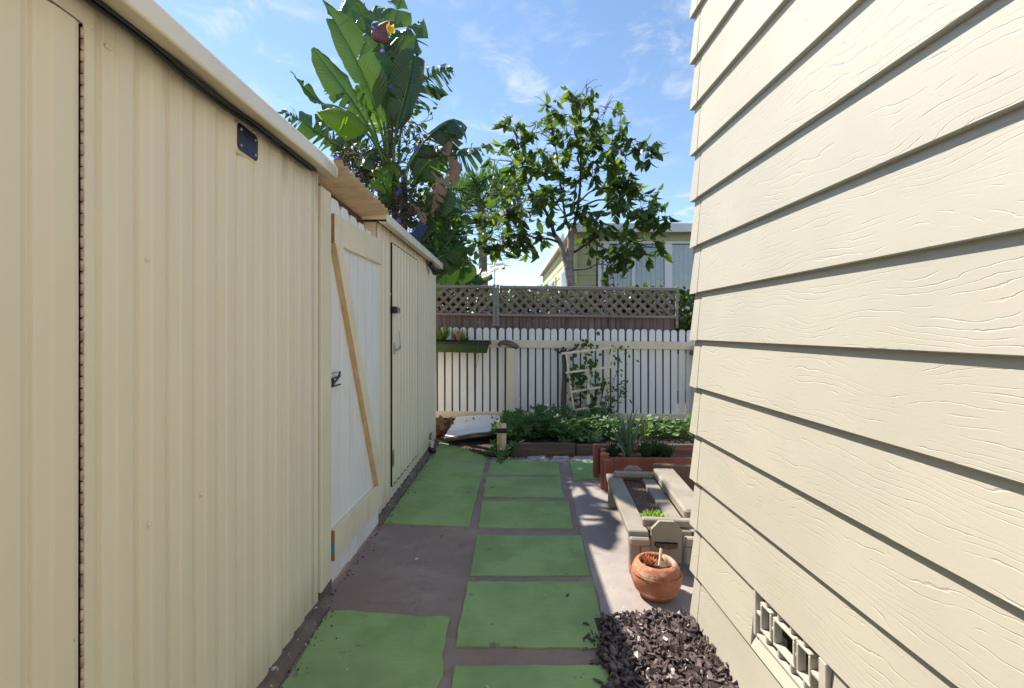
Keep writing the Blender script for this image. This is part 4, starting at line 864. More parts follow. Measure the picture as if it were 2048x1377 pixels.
def fleshy(base, d, L, w, th, curve, seg=7):
    """thick tapering leaf, crescent section"""
    d = Vector(d).normalized(); base = Vector(base); out = Vn(d.x, d.y, 0); out = out.normalized() if out.length > .05 else Vn(1, 0, 0); sd = Vn(-out.y, out.x, 0); mb_v = []
    for i in range(seg + 1):
        u = i / seg; p = base + d * L * u + out * curve * L * u * u - Vn(0, 0, 1) * abs(curve) * .3 * L * u * u; f = (1 - u ** 1.6) * (.85 + .3 * math.sin(math.pi * u)) + .015; up = d.cross(sd) * -1
        for (a, b) in ((-1, .35), (-.45, -.35), (.45, -.35), (1, .35), (.0, .10)): mb_v.append(p + sd * a * w * f * .5 - up * b * th * f)
    n = 5; fs = [(j * n + i, j * n + (i + 1) % n, (j + 1) * n + (i + 1) % n, (j + 1) * n + i) for j in range(seg) for i in range(n)] + [tuple(range(n))[::-1], tuple(range(seg * n, seg * n + n))]
    return mb_v, fs
al = thing('aloe', (1.06, 3.83, .225), 'tall blue-green aloe with long spiky leaves in the red planter', 'plant'); r = random.Random(12)
for i in range(17):
    a = i * 2.4; t = .12 + .62 * (i / 17) ** 1.1; L = r.uniform(.30, .40) * (1 if i < 12 else .8); mb = MB(); mb.add(*fleshy((1.06 + .012 * math.cos(a), 3.83 + .012 * math.sin(a), .215 + .01 * (17 - i) * .6), (math.cos(a) * t, math.sin(a) * t, 1), L, .042, .018, .12), True); mb.build('leaf', 'aloe', al)
e = MB(); e.tube(polyline([P(1232, 898, 3.78), P(1240, 893, 3.76), P(1247, 905, 3.75), P(1251, 922, 3.76)], 4), [.012] * 4 + [.01] * 8 + [.009], 7); e.build('leaf', 'aloe', al)
def rosette(name, c, n, L, w, mat, label, seed, tilt=1.0, group=None):
    r = random.Random(seed); c = Vector(c); mb = MB()
    for i in range(n):
        a = i * 2.39996; t = tilt * (.15 + .95 * (i / n)); mb.add(*fleshy(c + Vn(math.cos(a), math.sin(a), 0) * L * .12, (math.cos(a) * t, math.sin(a) * t, 1), L * r.uniform(.75, 1.1), w, w * .4, -.10, 5), True)
    o = mb.build(name, mat, loc=c); return tag(o, label, 'succulent', group)
for i, (x_, y_, L, lb) in enumerate(((1.22, 3.82, .17, 'dark spiky succulent clump just right of the aloe'), (1.31, 3.86, .19, 'larger dark spiky succulent clump in the middle of the red planter'), (1.38, 3.80, .16, 'dark spiky succulent clump nearest the house in the red planter'), (.95, 3.85, .15, 'dark spiky succulent clump left of the aloe'))):
    rosette('spiky_succulent', (x_, y_, .22), 44, L, .020, 'haw', lb, 100 + i, .8)
# ------------------------------------------------ taupe bench planter
A_, B_ = Vn(.672, 2.40, 0), Vn(.772, 3.36, 0); bd = (B_ - A_).normalized(); bs = Vn(bd.y, -bd.x, 0); BL = (B_ - A_).length
bm4 = Matrix((bs, bd, Vn(0, 0, 1))).transposed().to_4x4(); bm4.translation = A_
bn = thing('bench_planter', A_ + bs * .25 + bd * BL / 2, 'low weathered taupe bench with a soil trough in front of the red planter', 'bench')
def bb(x0, x1, y0, y1, z0, z1, name, ch=.005, mat='bench'):
    mb = MB(); mb.box(x0, x1, y0, y1, z0, z1, ch, bm4); return mb.build(name, mat, bn)
bb(0, .105, .0, BL, .195, .232, 'seat_plank'); bb(.245, .335, .03, BL, .195, .230, 'seat_plank'); bb(.345, .50, .02, .12, .150, .205, 'seat_plank')
bb(.335, .485, .16, BL - .02, .228, .292, 'raised_plank', .012)
bb(.109, .241, .05, BL - .05, .10, .205, 'soil', .003, 'bark')
bb(.106, .1085, .05, BL - .05, .08, .20, 'trough_side'); bb(.2415, .244, .05, BL - .05, .08, .20, 'trough_side')
bb(.085, .40, .055, .098, .233, .275, 'crossbar', .006); bb(.05, .33, BL - .09, BL - .045, .233, .270, 'crossbar', .006)
for (yy, nm) in ((-.005, 'end_panel'), (BL - .02, 'end_panel')):
    mb = MB(); pts = [(.115, .075), (.270, .075), (.275, .245), (.235, .290), (.160, .290), (.118, .245)] if yy < 0 else [(.13, .1), (.26, .1), (.26, .27), (.23, .295), (.16, .295), (.13, .27)]
    mb.prism([bm4 @ Vn(x_, yy + .0, z_) for x_, z_ in pts], bd * .022); pn = mb.build(nm, 'bench', bn)
    if yy < 0:
        e = MB(); e.box(.135, .252, -.008, -.0045, .160, .182, .001, bm4); e.build('slot', 'darkbrown', pn)
        e = MB(); e.prism([bm4 @ Vn(x_, -.0055, z_) for x_, z_ in ((.140, .158), (.195, .150), (.248, .158), (.248, .174), (.14, .175))], bd * -.016); e.build('soil', 'bark', pn)
bb(.005, .108, -.03, .018, .165, .205, 'end_block', .008); bb(.062, .112, -.022, .012, .085, .164, 'end_block', .008); bb(.282, .34, -.028, .012, .075, .165, 'end_block', .01)
bb(.29, .52, -.02, .018, .166, .212, 'end_block', .006)
for (x0_, y0_) in ((.004, -.012), (.345, -.012), (.01, BL - .09), (.345, BL - .09)): bb(x0_, x0_ + .058, y0_, y0_ + .055, .006, .194 if y0_ > 0 or x0_ < .1 else .149, 'leg', .006)
bb(.36, .70, BL + .02, BL + .07, .0, .30, 'back_board', .006, 'border')
# bright succulent in the trough
gs = bm4 @ Vn(.185, .22, .205); r = random.Random(4); mb = MB()
for i in range(46):
    a = i * 2.4; t = .2 + 1.5 * (i / 46); p = gs + Vn(math.cos(a), math.sin(a), 0) * .012 * (i / 10); d = Vn(math.cos(a) * t, math.sin(a) * t, 1).normalized(); mb.add(*fleshy(p, d, .055 * r.uniform(.8, 1.2), .026, .012, -.1, 4), True)
o = mb.build('bright_succulent', 'jade', loc=gs); tag(o, 'bright lime green succulent growing in the bench trough', 'succulent')
# ------------------------------------------------ terracotta pot
pc = Vn(.752, 2.205, .006); pot = thing('terracotta_pot', pc, 'round squat terracotta pot with salt stains on the grey concrete', 'pot')
prof = [(.001, 0), (.062, 0), (.080, .008), (.105, .040), (.119, .080), (.120, .110), (.110, .140), (.097, .160), (.086, .168), (.079, .165), (.074, .152), (.080, .135), (.085, .115)]
e = MB(); e.lathe(prof, (0, 0, 0), 40); tl = Matrix.Rotation(R(6), 4, 'Y'); e.v = [tuple(Vector(v) * (1 + .012 * mnoise.noise(Vector(v) * 9)) + pc) for v in e.v]; e.build('bowl', 'terra', pot)
e = MB(); e.lathe([(.001, .142), (.04, .141), (.077, .138)], pc, 24); e.build('soil', 'bark', pot)
e = MB(); e.lathe([(.1205, .118), (.1222, .121), (.1190, .126)], pc, 40); e.build('band', 'terra', pot)
rosette('orange_succulent', pc + Vn(-.028, -.010, .148), 22, .050, .014, 'orange', 'small orange red succulent in the terracotta pot', 7, .9)
rosette('orange_succulent', pc + Vn(-.045, .012, .148), 16, .048, .012, 'orange', 'pale pink succulent tuft at the left rim of the terracotta pot', 8, .7)
e = MB(); e.bar(pc + Vn(.010, -.020, .148), pc + Vn(.036, .03, .21), .014, .006, (0, 1, .3)); o = e.build('plant_marker', 'cream', loc=pc + Vn(.02, 0, .15)); tag(o, 'flat cream wooden marker stuck in the terracotta pot', 'marker')
e = MB(); e.tube([pc + Vn(.055, -.02, .150), pc + Vn(.030, .02, .19)], .006, 7); o = e.build('stick', 'rawwood', loc=pc + Vn(.05, 0, .15)); tag(o, 'short round stick leaning in the terracotta pot', 'stick')

# ================================================================== MULCH
r = random.Random(99)
def chip_tpl(r):
    a = [(-.5, -.28, -.5), (.5, -.2, -.5), (.42, .25, -.42), (-.45, .22, -.46), (-.40, -.25, .5), (.46, -.26, .42), (.36, .2, .5), (-.5, .25, .44)]
    v = [(x_ * r.uniform(.7, 1.2), y_ * r.uniform(.6, 1.4), z_ * r.uniform(.7, 1.2)) for x_, y_, z_ in a]; v += [(r.uniform(-.15, .15), r.uniform(-.1, .1), .72)]
    return v, [(3, 2, 1, 0), (0, 1, 5, 4), (1, 2, 6, 5), (2, 3, 7, 6), (3, 0, 4, 7), (4, 5, 8), (5, 6, 8), (6, 7, 8), (7, 4, 8)]
CH = [chip_tpl(r) for _ in range(9)]
def in_mulch(x, y): return x > .40 + .03 * nz(x, y, 7, 5) - (.02 if y < 1.9 else -.04) and x < XW - .004 and y < 2.035 + .02 * nz(x, y, 9, 3)
mb = MB()
for i in range(5200):
    x = r.uniform(.30, XW - .004); y = r.uniform(.7, 2.06)
    if not in_mulch(x, y) and not (x < .45 and r.random() < .10 and y < 1.98 and x > .33): continue
    lay = r.random(); z = .005 + .030 * lay + .010 * nz(x, y, 8); s_ = r.uniform(.006, .023) * (1.25 if r.random() < .2 else 1)
    if not in_mulch(x, y): z = .012
    mb.scatter(*CH[r.randrange(9)], [rotm((x, y, z), Vn(r.gauss(0, 1), r.gauss(0, 1), r.gauss(0, .5)).normalized(), rv(r), (s_ * r.uniform(.7, 1.1), s_ * r.uniform(.4, .9), s_ * r.uniform(1, 1.9)))], False)
o = mb.build('bark_mulch', 'chip', loc=(.6, 1.5, 0)); tag(o, 'dark purple-brown bark mulch between the green slabs and the siding', 'mulch'); stuff(o)
e = MB(); e.box(.41, XW - .001, .6, 2.02, .001, .012, .004); o = e.build('mulch_bed_soil', 'soil'); struct(o)
# stray bits on the path
def bit(px_, py_, s_, mat, label, cat, seed, stretch=1.0):
    r = random.Random(seed); q = G(px_, py_, .012); mb = MB(); mb.scatter(*CH[seed % 9], [rotm(q + Vn(0, 0, s_ * .3), Vn(r.gauss(0, 1), r.gauss(0, 1), .1), Vn(0, 0, 1), (s_, s_ * .5, s_ * stretch))], False); o = mb.build('debris', mat, loc=q); tag(o, label, cat)
bit(1135, 1192, .010, 'chip', 'dark curled scrap on the second nearest green slab', 'debris', 1, 2.2)
bit(833, 1120, .016, 'rock', 'white chip on the brown concrete before the gate', 'debris', 2)
bit(883, 1074, .014, 'dryleaf', 'curled tan leaf scrap on the brown concrete', 'debris', 3, 1.6)
bit(1388, 1197, .016, 'chip', 'dark mulch scrap on the grey concrete beside the pot', 'debris', 4, 2.2)
bit(1362, 1226, .014, 'chip', 'black mulch scrap at the top edge of the mulch', 'debris', 5)
bit(985, 1249, .006, 'chip', 'tiny dark crumb on the nearest whole green slab', 'debris', 6)
bit(650, 1184, .018, 'gold', 'yellow knob of debris under the gate post', 'debris', 7)

# ================================================================== NEIGHBOUR HOUSE
NY = 10.0; nk = NY / FPX
def nx(px): return (px - VX) * nk
def nzz(py): return CAMH - (py - VY) * nk
nh = thing('neighbour_house', (nx(1400), NY + 3, 0), 'olive green neighbour house with white fascia and blinds behind the fences', 'house')
XL, XR, ZT = nx(1150), nx(1150) + 9.0, nzz(462)
WX0, WX1, WZ0, WZ1 = nx(1197), nx(1425), nzz(630), nzz(488)
e = MB(); e.box(XL + .02, XR, NY + .34, NY + 8, -.05, ZT - .02, .01); e.build('core', 'darkbrown', nh)
ex = .235; z = -.05; i = 0
while z < ZT - .02:
    z1 = min(z + ex, ZT)
    for br_z in (WZ0 - .06, WZ1 + .051):
        if z + .01 < br_z < z1 - .001: z1 = br_z
    segs = [(XL, XR)] if (z1 <= WZ0 - .05 or z >= WZ1 + .049) else [(XL, WX0 - .05), (WX1 + .05, XR)]
    for (a, b) in segs:
        mb = MB(); mb.add([(a, NY - .014, z), (b, NY - .014, z), (b, NY, z1), (a, NY, z1), (a, NY + .03, z), (b, NY + .03, z), (b, NY + .03, z1), (a, NY + .03, z1)], [(0, 1, 2, 3), (4, 7, 6, 5), (0, 4, 5, 1), (3, 2, 6, 7), (0, 3, 7, 4), (1, 5, 6, 2)]); mb.build('siding_board', 'nsiding', nh)
    mb = MB(); mb.add([(XL - .014, NY, z), (XL - .014, NY + 8, z), (XL, NY + 8, z1), (XL, NY, z1), (XL + .03, NY, z), (XL + .03, NY + 8, z), (XL + .03, NY + 8, z1), (XL + .03, NY, z1)], [(3, 2, 1, 0), (4, 5, 6, 7), (0, 1, 5, 4), (3, 7, 6, 2), (0, 4, 7, 3), (1, 2, 6, 5)]); mb.build('siding_board', 'nlight', nh)
    z = z1
e = MB(); e.box(XL - .14, XR, NY - .28, NY + 8.4, ZT, ZT + .03, .005); rfo = e.build('roof', 'nroof', nh)
e = MB(); e.box(XL - .17, XR, NY - .31, NY - .28, ZT - .09, ZT + .10, .006); e.build('fascia', 'nroof', rfo)
e = MB(); e.box(XL - .17, XL - .14, NY - .279, NY + 8.4, ZT - .09, ZT + .10, .006); e.build('fascia', 'nroof', rfo)
def window(x0, x1, z0, z1, mull, name='window'):
    fr_ = MB(); t = .05
    fr_.box(x0 - .05, x1 + .05, NY - .035, NY + .06, z1, z1 + t, .005); w_ = fr_.build(name, 'nwhite', nh)
    e = MB(); e.box(x0 - .07, x1 + .07, NY - .06, NY + .06, z0 - .07, z0 - .002, .005); e.build('sill', 'nwhite', w_)
    for xm, wd in mull:
        e = MB(); e.box(xm - wd / 2, xm + wd / 2, NY - .030, NY + .05, z0, z1 - .001, .004); e.build('mullion', 'nwhite', w_)
    xs = [m_[0] for m_ in mull]
    for a, b in zip(xs, xs[1:]):
        if b - a < .12: continue
        e = MB(); e.box(a + .03, b - .03, NY + .012, NY + .018, z0, z1, .001); e.build('pane', 'glass', w_)
    bw_ = .105; x = x0 + .02; src_ = None
    while x < x1 - .05:
        if src_ is None:
            e = MB(); e.bar((x + .05, NY + .040, z0 + .03), (x + .05, NY + .040, z1 - .02), bw_ * .90, .006, (.35, 1, 0), .001); src_ = e.build('blind_slat', 'blind', w_); xo_ = x
        else: piece(src_, w_, (x - xo_, 0, 0))
        x += bw_
    return w_
window(WX0, WX1, WZ0, WZ1, [(WX0 + .02, .07), (nx(1212), .12), (nx(1266), .07), (nx(1336), .16), (nx(1392), .06), (WX1 - .02, .07)])
e = MB(); e.box(XL - .06, XL + .04, NY - .05, NY - .016, .0, ZT - .01, .004); e.build('corner_post', 'nlight', nh)
# side windows of the receding wall
for (ya, yb) in ((10.9, 12.2), (13.4, 15.4)):
    e = MB(); e.box(XL - .05, XL - .016, ya, yb, 1.5, 2.9, .005); w_ = e.build('side_window', 'nwhite', nh)
    e = MB(); e.box(XL - .058, XL - .0505, ya + .1, yb - .1, 1.6, 2.8, .002); e.build('pane', 'glass', w_)
e = MB(); e.tube([(nx(1385), NY + 1.0, ZT + .03), (nx(1385), NY + 1.0, ZT + .33)], .05, 10); e.build('roof_pipe', 'drift', nh)
# farther pale house beyond it, pole, far trees
fh = thing('far_house', (4.2, 28, 0), 'small pale far house beyond the neighbour house', 'house')
e = MB(); e.box(2.0, 2.9, 26, 34, -.05, 3.6, .01); e.build('wall', 'nwhite', fh)
e = MB(); e.prism([(1.8, 25.8, 3.62), (3.1, 25.8, 3.62), (2.45, 25.8, 4.1)], (0, 8.4, 0)); e.build('roof', 'nroof', fh)
up = thing('utility_pole', (-.62, 33, 0), 'thin pale utility pole rising above the lattice fence', 'pole')
e = MB(); e.tube([(-.62, 33, 0), (-.62, 33, 6.6)], [.09, .06], 8); e.build('mast', 'pole', up)
e = MB(); e.box(-1.3, .06, 32.95, 33.05, 6.1, 6.2, .01); e.build('crossarm', 'pole', up)
def blob_tree(name, c, w, h, n, ls, mat, label, seed, tpl=LEAFW):
    r = random.Random(seed); o = thing(name, c, label, 'tree'); c = Vector(c); e = MB(); e.tube([c, c + Vn(.02, 0, h * .6)], [w * .07, w * .03], 7); e.build('trunk', 'twig', o); mats = []
    cl = [c + Vn(r.gauss(0, w * .22), r.gauss(0, w * .2), h * r.uniform(.35, .85)) for _ in range(16)]
    for i in range(n):
        p = cl[r.randrange(16)] + rv(r) * w * .2 * r.random() ** .4; mats.append(rotm(p, rv(r) + Vn(0, 0, -.2), rv(r), ls * r.uniform(.6, 1.3)))
    mb = MB(); mb.scatter(*tpl, mats); mb.build('crown', mat, o)
blob_tree('far_tree', (2.75, 36, 0), 1.9, 5.4, 900, .28, 'far', 'hazy far tree just left of the neighbour house', 1)
blob_tree('far_tree', (1.0, 60, 0), 2.4, 6.6, 600, .35, 'far', 'tiny far tree beside the utility pole above the fence line', 2)
blob_tree('far_tree', (-1.2, 60, 0), 3.0, 6.9, 700, .35, 'far', 'tiny far tree just above the lattice fence at the left', 3)
# hedge shrubs added behind the lattice to darken its holes
for i, (xa, lb) in enumerate(((-1.1, 'hedge shrub added to darken the left lattice panel'), (-.2, 'hedge shrub added to darken the lattice by the double fence post'), (.7, 'hedge shrub added to darken the lattice below the avocado'), (1.6, 'hedge shrub added to darken the right half of the lattice'), (2.3, 'hedge shrub added to darken the right end of the lattice'))):
    r = random.Random(200 + i); o = thing('added_hedge_shrub', (xa, LY + .55, 0), lb, 'shrub'); mats = []
    for q in range(1500):
        p = Vn(xa + r.uniform(-.55, .55), LY + .12 + .62 * r.random() ** 1.3, r.uniform(1.0, 1.87) + .05 * nz(xa + q, 0, .3)); mats.append(rotm(p, rv(r) + Vn(0, 0, -.3), rv(r), .085 * r.uniform(.6, 1.3)))
    e = MB(); e.scatter(*LEAFW, mats); e.build('foliage', 'avo1', o); e = MB()
    for q in range(5): e.tube([(xa, LY + .55, -.05), (xa + r.uniform(-.4, .4), LY + .45 + r.uniform(-.2, .2), 1.5)], [.03, .012], 6)
    e.build('stems', 'twig', o)

# ================================================================== AVOCADO TREE
AY = 7.9
def A3(cx, cy, dy=0.0): return P(960 + cx * .3123, 160 + cy * .3123, AY + dy)
av = thing('avocado_tree', Vn(A3(575, 1325).x, AY, 0), 'open-crowned avocado tree with drooping leaves and hanging fruit behind the fence', 'tree')
r = random.Random(17)
tb = MB(); tp = [Vn(A3(582, 1325).x + .02, AY, -.05), A3(580, 1400), A3(580, 1325), A3(572, 1220), A3(570, 1160)]; tb.tube(polyline(tp, 5), [.095] * 6 + [.088] * 5 + [.082] * 5 + [.078] * 5, 12); tb.build('trunk', 'avobark', av)
LIMBS = [ # (points, start radius, end radius, light bark?)
    ([(565, 1215), (535, 1120), (515, 1050), (480, 1000), (430, 985)], .055, .040, 1, .10), ([(572, 1170), (580, 1050), (585, 975), (612, 962)], .066, .05, 1, 0),
    ([(585, 985), (560, 920), (545, 870), (520, 700), (505, 600), (480, 400), (460, 300), (430, 160)], .030, .006, 0, .25),
    ([(595, 975), (625, 820), (640, 700), (645, 560), (645, 400), (645, 200), (600, 130), (565, 70)], .032, .006, 0, -.05), ([(645, 190), (665, 140), (685, 80), (680, 30)], .008, .003, 0, 0),
    ([(645, 600), (720, 540), (830, 450), (950, 430), (1040, 460), (1090, 435)], .020, .004, 0, -.5), ([(640, 780), (720, 710), (850, 685), (960, 720), (1050, 770), (1110, 790)], .017, .005, 0, .55),
    ([(660, 810), (760, 770), (880, 790), (960, 860), (1080, 900), (1190, 900)], .017, .005, 0, -.6), ([(600, 1105), (700, 1040), (760, 1000), (880, 980), (1000, 1050), (1150, 1080)], .026, .006, 0, -.2),
    ([(600, 1220), (690, 1210), (760, 1180), (850, 1190), (910, 1165)], .013, .005, 0, -.45),
    ([(480, 1000), (430, 860), (360, 760), (300, 660), (270, 540), (240, 400), (210, 310), (150, 270)], .036, .006, 0, .2), ([(500, 1040), (440, 1020), (360, 1015), (280, 990), (230, 1040), (150, 1060), (60, 1080)], .024, .006, 0, -.5),
    ([(400, 820), (300, 770), (200, 840), (100, 890), (30, 880)], .015, .005, 0, -.7), ([(300, 660), (200, 690), (110, 720)], .012, .005, 0, .5), ([(270, 540), (170, 520), (60, 510)], .012, .005, 0, -.4), ([(510, 610), (420, 570), (330, 540), (200, 560)], .012, .005, 0, -.5), ([(480, 400), (380, 340), (300, 360)], .010, .004, 0, .4),
    ([(645, 560), (700, 480), (760, 400), (870, 380), (900, 260), (905, 190)], .015, .004, 0, .5), ([(645, 330), (720, 280), (800, 210), (815, 160)], .010, .003, 0, -.4), ([(645, 640), (720, 600), (780, 560), (850, 590)], .010, .004, 0, -.8), ([(545, 870), (480, 780), (420, 740), (330, 740)], .012, .004, 0, -.9), ([(560, 920), (620, 870), (690, 880), (760, 900)], .012, .004, 0, -.9), ([(280, 990), (240, 900), (230, 860)], .010, .004, 0, -.3), ([(645, 470), (600, 400), (560, 330), (545, 220)], .010, .003, 0, -.6), ([(480, 560), (440, 470), (360, 450)], .009, .003, 0, .6), ([(880, 790), (900, 720), (930, 640)], .009, .003, 0, .1), ([(950, 430), (930, 520), (940, 600)], .007, .003, 0, -.2)]
leafm, leafy = [], []; twg = MB()
def cluster(p, n, out):
    for i in range(n):
        a = r.uniform(0, 2 * math.pi); d = (Vn(math.cos(a) * .75, math.sin(a) * .75, r.gauss(-1.05, .45)) + out * .4).normalized(); m_ = rotm(p + rv(r) * .03, d, Vn(-d.x * .3, -d.y * .3, 1) + rv(r) * .5, r.uniform(.13, .235))
        (leafy if r.random() < .09 else leafm).append(m_)
for (pts, ra, rb, light, dep) in LIMBS:
    n = len(pts); P3 = [A3(x_, y_, dep * (i / (n - 1)) + r.gauss(0, .03)) for i, (x_, y_) in enumerate(pts)]; sm = polyline(P3, 5); m_ = len(sm)
    e = MB(); e.tube(sm, [ra + (rb - ra) * (i / (m_ - 1)) ** .8 for i in range(m_)], 8); e.build('limb', 'avobark' if light else 'twig', av)
    if light: continue
    for i in range(m_):
        u = i / (m_ - 1)
        if u < .30 or r.random() < .30: continue
        for q in range(2 if ra < .016 else 3):
            L = r.uniform(.10, .42) * (1.1 - .4 * u); d = (rv(r) * Vn(1, 1, .8) + Vn(0, 0, .12)).normalized(); p0 = sm[i]; p1 = p0 + d * L * .6 + Vn(0, 0, .03); p2 = p0 + d * L; twg.tube([p0, p1, p2], [.005, .004, .0025], 4, False)
            top = p0.z > A3(0, 330).z
            if r.random() < (.42 if not top else .66): continue
            cluster(p2, r.randint(3, 6) if not top else r.randint(2, 4), d)
            if r.random() < .4: cluster(p1, 2, d)
    if rb >= .004: cluster(sm[-1], 6, (sm[-1] - sm[-2]).normalized())
# weight of hanging foliage seen lower right
for (cx, cy, n, sp_) in ((960, 800, 12, 70), (1010, 900, 11, 60), (1130, 890, 9, 50), (930, 950, 10, 60), (1000, 1060, 10, 60), (1100, 1100, 9, 60), (900, 1090, 5, 40), (760, 620, 4, 60), (620, 880, 8, 60), (480, 860, 9, 70), (180, 660, 7, 70), (240, 900, 9, 60), (90, 860, 6, 50), (60, 1000, 7, 50), (230, 1080, 6, 50), (150, 480, 7, 50), (300, 460, 6, 60), (850, 560, 7, 60), (480, 520, 8, 70), (800, 410, 7, 60), (470, 240, 6, 50), (560, 250, 4, 50), (380, 250, 4, 40), (390, 1080, 5, 25), (850, 1080, 3, 30)):
    for k in range(max(2, int(n * .5))): cluster(A3(cx + r.gauss(0, sp_), cy + r.gauss(0, sp_ * .7), r.uniform(-.8, .6)), r.randint(3, 5), Vn(0, 0, -.3))
stuff(twg.build('twigs', 'twig', av))
mb = MB(); mb.scatter(*LEAFD, leafm); stuff(mb.build('crown', 'avo1', av)); mb = MB(); mb.scatter(*LEAFD, leafy); stuff(mb.build('young_leaves', 'avoy', av))
for (cx, cy, dy) in ((1043, 550, -.5), (697, 1168, -.3), (1085, 822, .5), (840, 625, -.5)):
    q = A3(cx, cy, dy); e = MB(); e.lathe([(.0008, .065), (.012, .06), (.022, .035), (.036, 0), (.040, -.025), (.030, -.05), (.0008, -.06)], q, 14); f_ = e.build('avocado', 'fruit', av)
    e = MB(); e.tube([q + Vn(0, 0, .06), q + Vn(.005, 0, .15), q + Vn(.02, .0, .24)], .003, 5); e.build('stalk', 'twig', f_)

# ================================================================== QUEEN PALM
pa = thing('feathery_palm', (-.6, 11.5, 0), 'feathery queen palm between the banana plant and the avocado tree', 'palm'); r = random.Random(23)
pk = 11.5; pcn = P(962, 415, pk); e = MB(); e.tube(polyline([Vn(pcn.x + .05, pk, -.05), P(966, 560, pk), P(965, 480, pk), pcn], 5), [.13] * 6 + [.11] * 5 + [.10] * 5, 10); e.build('trunk', 'palmbark', pa)
for i in range(26):
    a = i * 2.4 + r.uniform(-.2, .2); el = r.uniform(.25, 1.0) if i < 18 else r.uniform(-.2, .25); L = r.uniform(1.5, 2.1); d = Vn(math.cos(a) * math.cos(el), math.sin(a) * math.cos(el), math.sin(el)); h_ = Vn(math.cos(a), math.sin(a), 0)
    p1 = pcn + d * L * .75 + Vn(0, 0, .35); p2 = pcn + h_ * L * .62 + Vn(0, 0, L * (math.sin(el) * .9 - .75)); n = 26; cen = [bez(pcn, p1, p2, t / n) for t in range(n + 1)]
    mb = MB(); mb.tube(cen, [.018 - .015 * t / n for t in range(n + 1)], 5); mats = []
    for t in range(4, n + 1):
        tg = (cen[t] - cen[t - 1]).normalized(); sd = tg.cross(Vn(0, 0, 1)).normalized()
        for s_ in (-1, 1):
            for q in range(2): mats.append(rotm(cen[t] - tg * r.random() * .05, (sd * s_ * r.uniform(.5, 1) + tg * .7 + Vn(0, 0, r.uniform(-.6, .45))).normalized(), Vn(0, 0, 1) + rv(r) * .4, (.55, .55, r.uniform(.30, .5) * (1 - .5 * t / n))))
    mb.scatter(*BLADE, mats); mb.build('frond', 'palm', pa)

# ================================================================== BANANA-LIKE PLANT
BY = 5.75
def Bp(px, py, dy=0.0): return P(px, py, BY + dy)
bn_ = thing('banana_plant', (Bp(775, 0).x, BY, 0), 'tall banana-like plant with huge torn leaves behind the sheds', 'plant')
def big_leaf(pts, W, mat, seed, blade=.3, roll=0.0, fold=.5, tears=5, droop=.25, name='leaf', pr=.020, tipw=1.0):
    """torn paddle leaf along a smooth line of points; W = half width (m)"""
    r = random.Random(seed); cen = polyline(pts, 14); m_ = len(cen) - 1
    L = [0]
    for a, b in zip(cen, cen[1:]): L.append(L[-1] + (b - a).length)
    def at(u):
        s_ = u * L[-1]
        for i in range(m_):
            if L[i + 1] >= s_: 
                k = (s_ - L[i]) / max(1e-6, L[i + 1] - L[i]); return cen[i].lerp(cen[i + 1], k), (cen[i + 1] - cen[i]).normalized()
        return cen[-1], (cen[-1] - cen[-2]).normalized()
    mb = MB(); mb.uv = []
    def wid(v): return W * (min(1, (v / .16)) ** .6) * (1 - max(0, (v - .45) / .55) ** 2.2 * .92)
    for sd in (-1, 1):
        cuts = sorted([0.0, 1.0] + [r.uniform(.08, .97) for _ in range(tears)])
        for c0, c1 in zip(cuts, cuts[1:]):
            if c1 - c0 < .008: continue
            n = max(2, int((c1 - c0) * 22)); dr_ = droop * r.uniform(.4, 1.8); sh_ = r.uniform(-.05, .05); ln = r.uniform(.86, 1.05) if tears > 3 else 1; g_ = .006 + .018 * r.random(); rows = []
            for i in range(n + 1):
                v = c0 + (c1 - c0) * i / n; u = blade + (1 - blade) * v; p, t = at(u)
                nn = Vn(0, -1, .25); nn = (nn - t * nn.dot(t)).normalized(); nn = Matrix.Rotation(roll, 3, t) @ nn; s_ = t.cross(nn) * sd
                w = wid(v) * ln; edge = (g_ if i == 0 and c0 > 0 else (-g_ if i == n and c1 < 1 else 0)); row = []
                for k, f in enumerate((0.02, .25, .5, .78, 1.0)):
                    ang = fold - dr_ * f * 2.0; fw = t * (w * f * .30 + edge * f * 2 + sh_ * f * f)
                    q = p + (s_ * math.cos(ang) + nn * math.sin(ang)) * w * f + fw + nn * (.010 * mnoise.noise(Vn(v * 14, f * 2, seed)) * f * 2 + .045 * mnoise.noise(Vn(v * 4.5, f * .8 + sd, seed + .5)) * f) - Vn(0, 0, 1) * dr_ * .25 * w * f * f
                    row.append((q, (v, f)))
                rows.append(row)
            vs = [q for row in rows for q, _ in row]; uvs = [u_ for row in rows for _, u_ in row]
            mb.add(vs, [(i * 5 + k, i * 5 + k + 1, (i + 1) * 5 + k + 1, (i + 1) * 5 + k) for i in range(n) for k in range(4)], True, uvs)
    o = mb.build(name, mat, bn_); e = MB(); e.tube(cen, [pr * (1 - .82 * (i / m_)) for i in range(m_ + 1)], 7); e.build('midrib', 'petiole' if mat != 'bandead' else 'bandead', o); return o
S_ = .0064
def C1(cx, cy, dy=0.0): return Bp(560 + cx * .2179, cy * .2179, dy)
def C2(cx, cy, dy=0.0): return Bp(560 + cx * .2759, 200 + cy * .2759, dy)
def leafc(f, pts, d0, d1, w, mat, seed, **k):
    n = len(pts) - 1; big_leaf([f(x_, y_, d0 + (d1 - d0) * i / n) for i, (x_, y_) in enumerate(pts)], w, mat, seed, **k)
leafc(C1, [(975, 1500), (940, 1250), (830, 850), (660, 480), (390, 0)], 0, -1.0, .24, 'ban1', 1, blade=.36, roll=.75, fold=.7, tears=2)
leafc(C1, [(985, 1500), (960, 1200), (900, 800), (790, 500), (640, 60), (600, -60)], .1, .25, .24, 'ban1', 2, blade=.55, roll=-.3, fold=.55, tears=4)
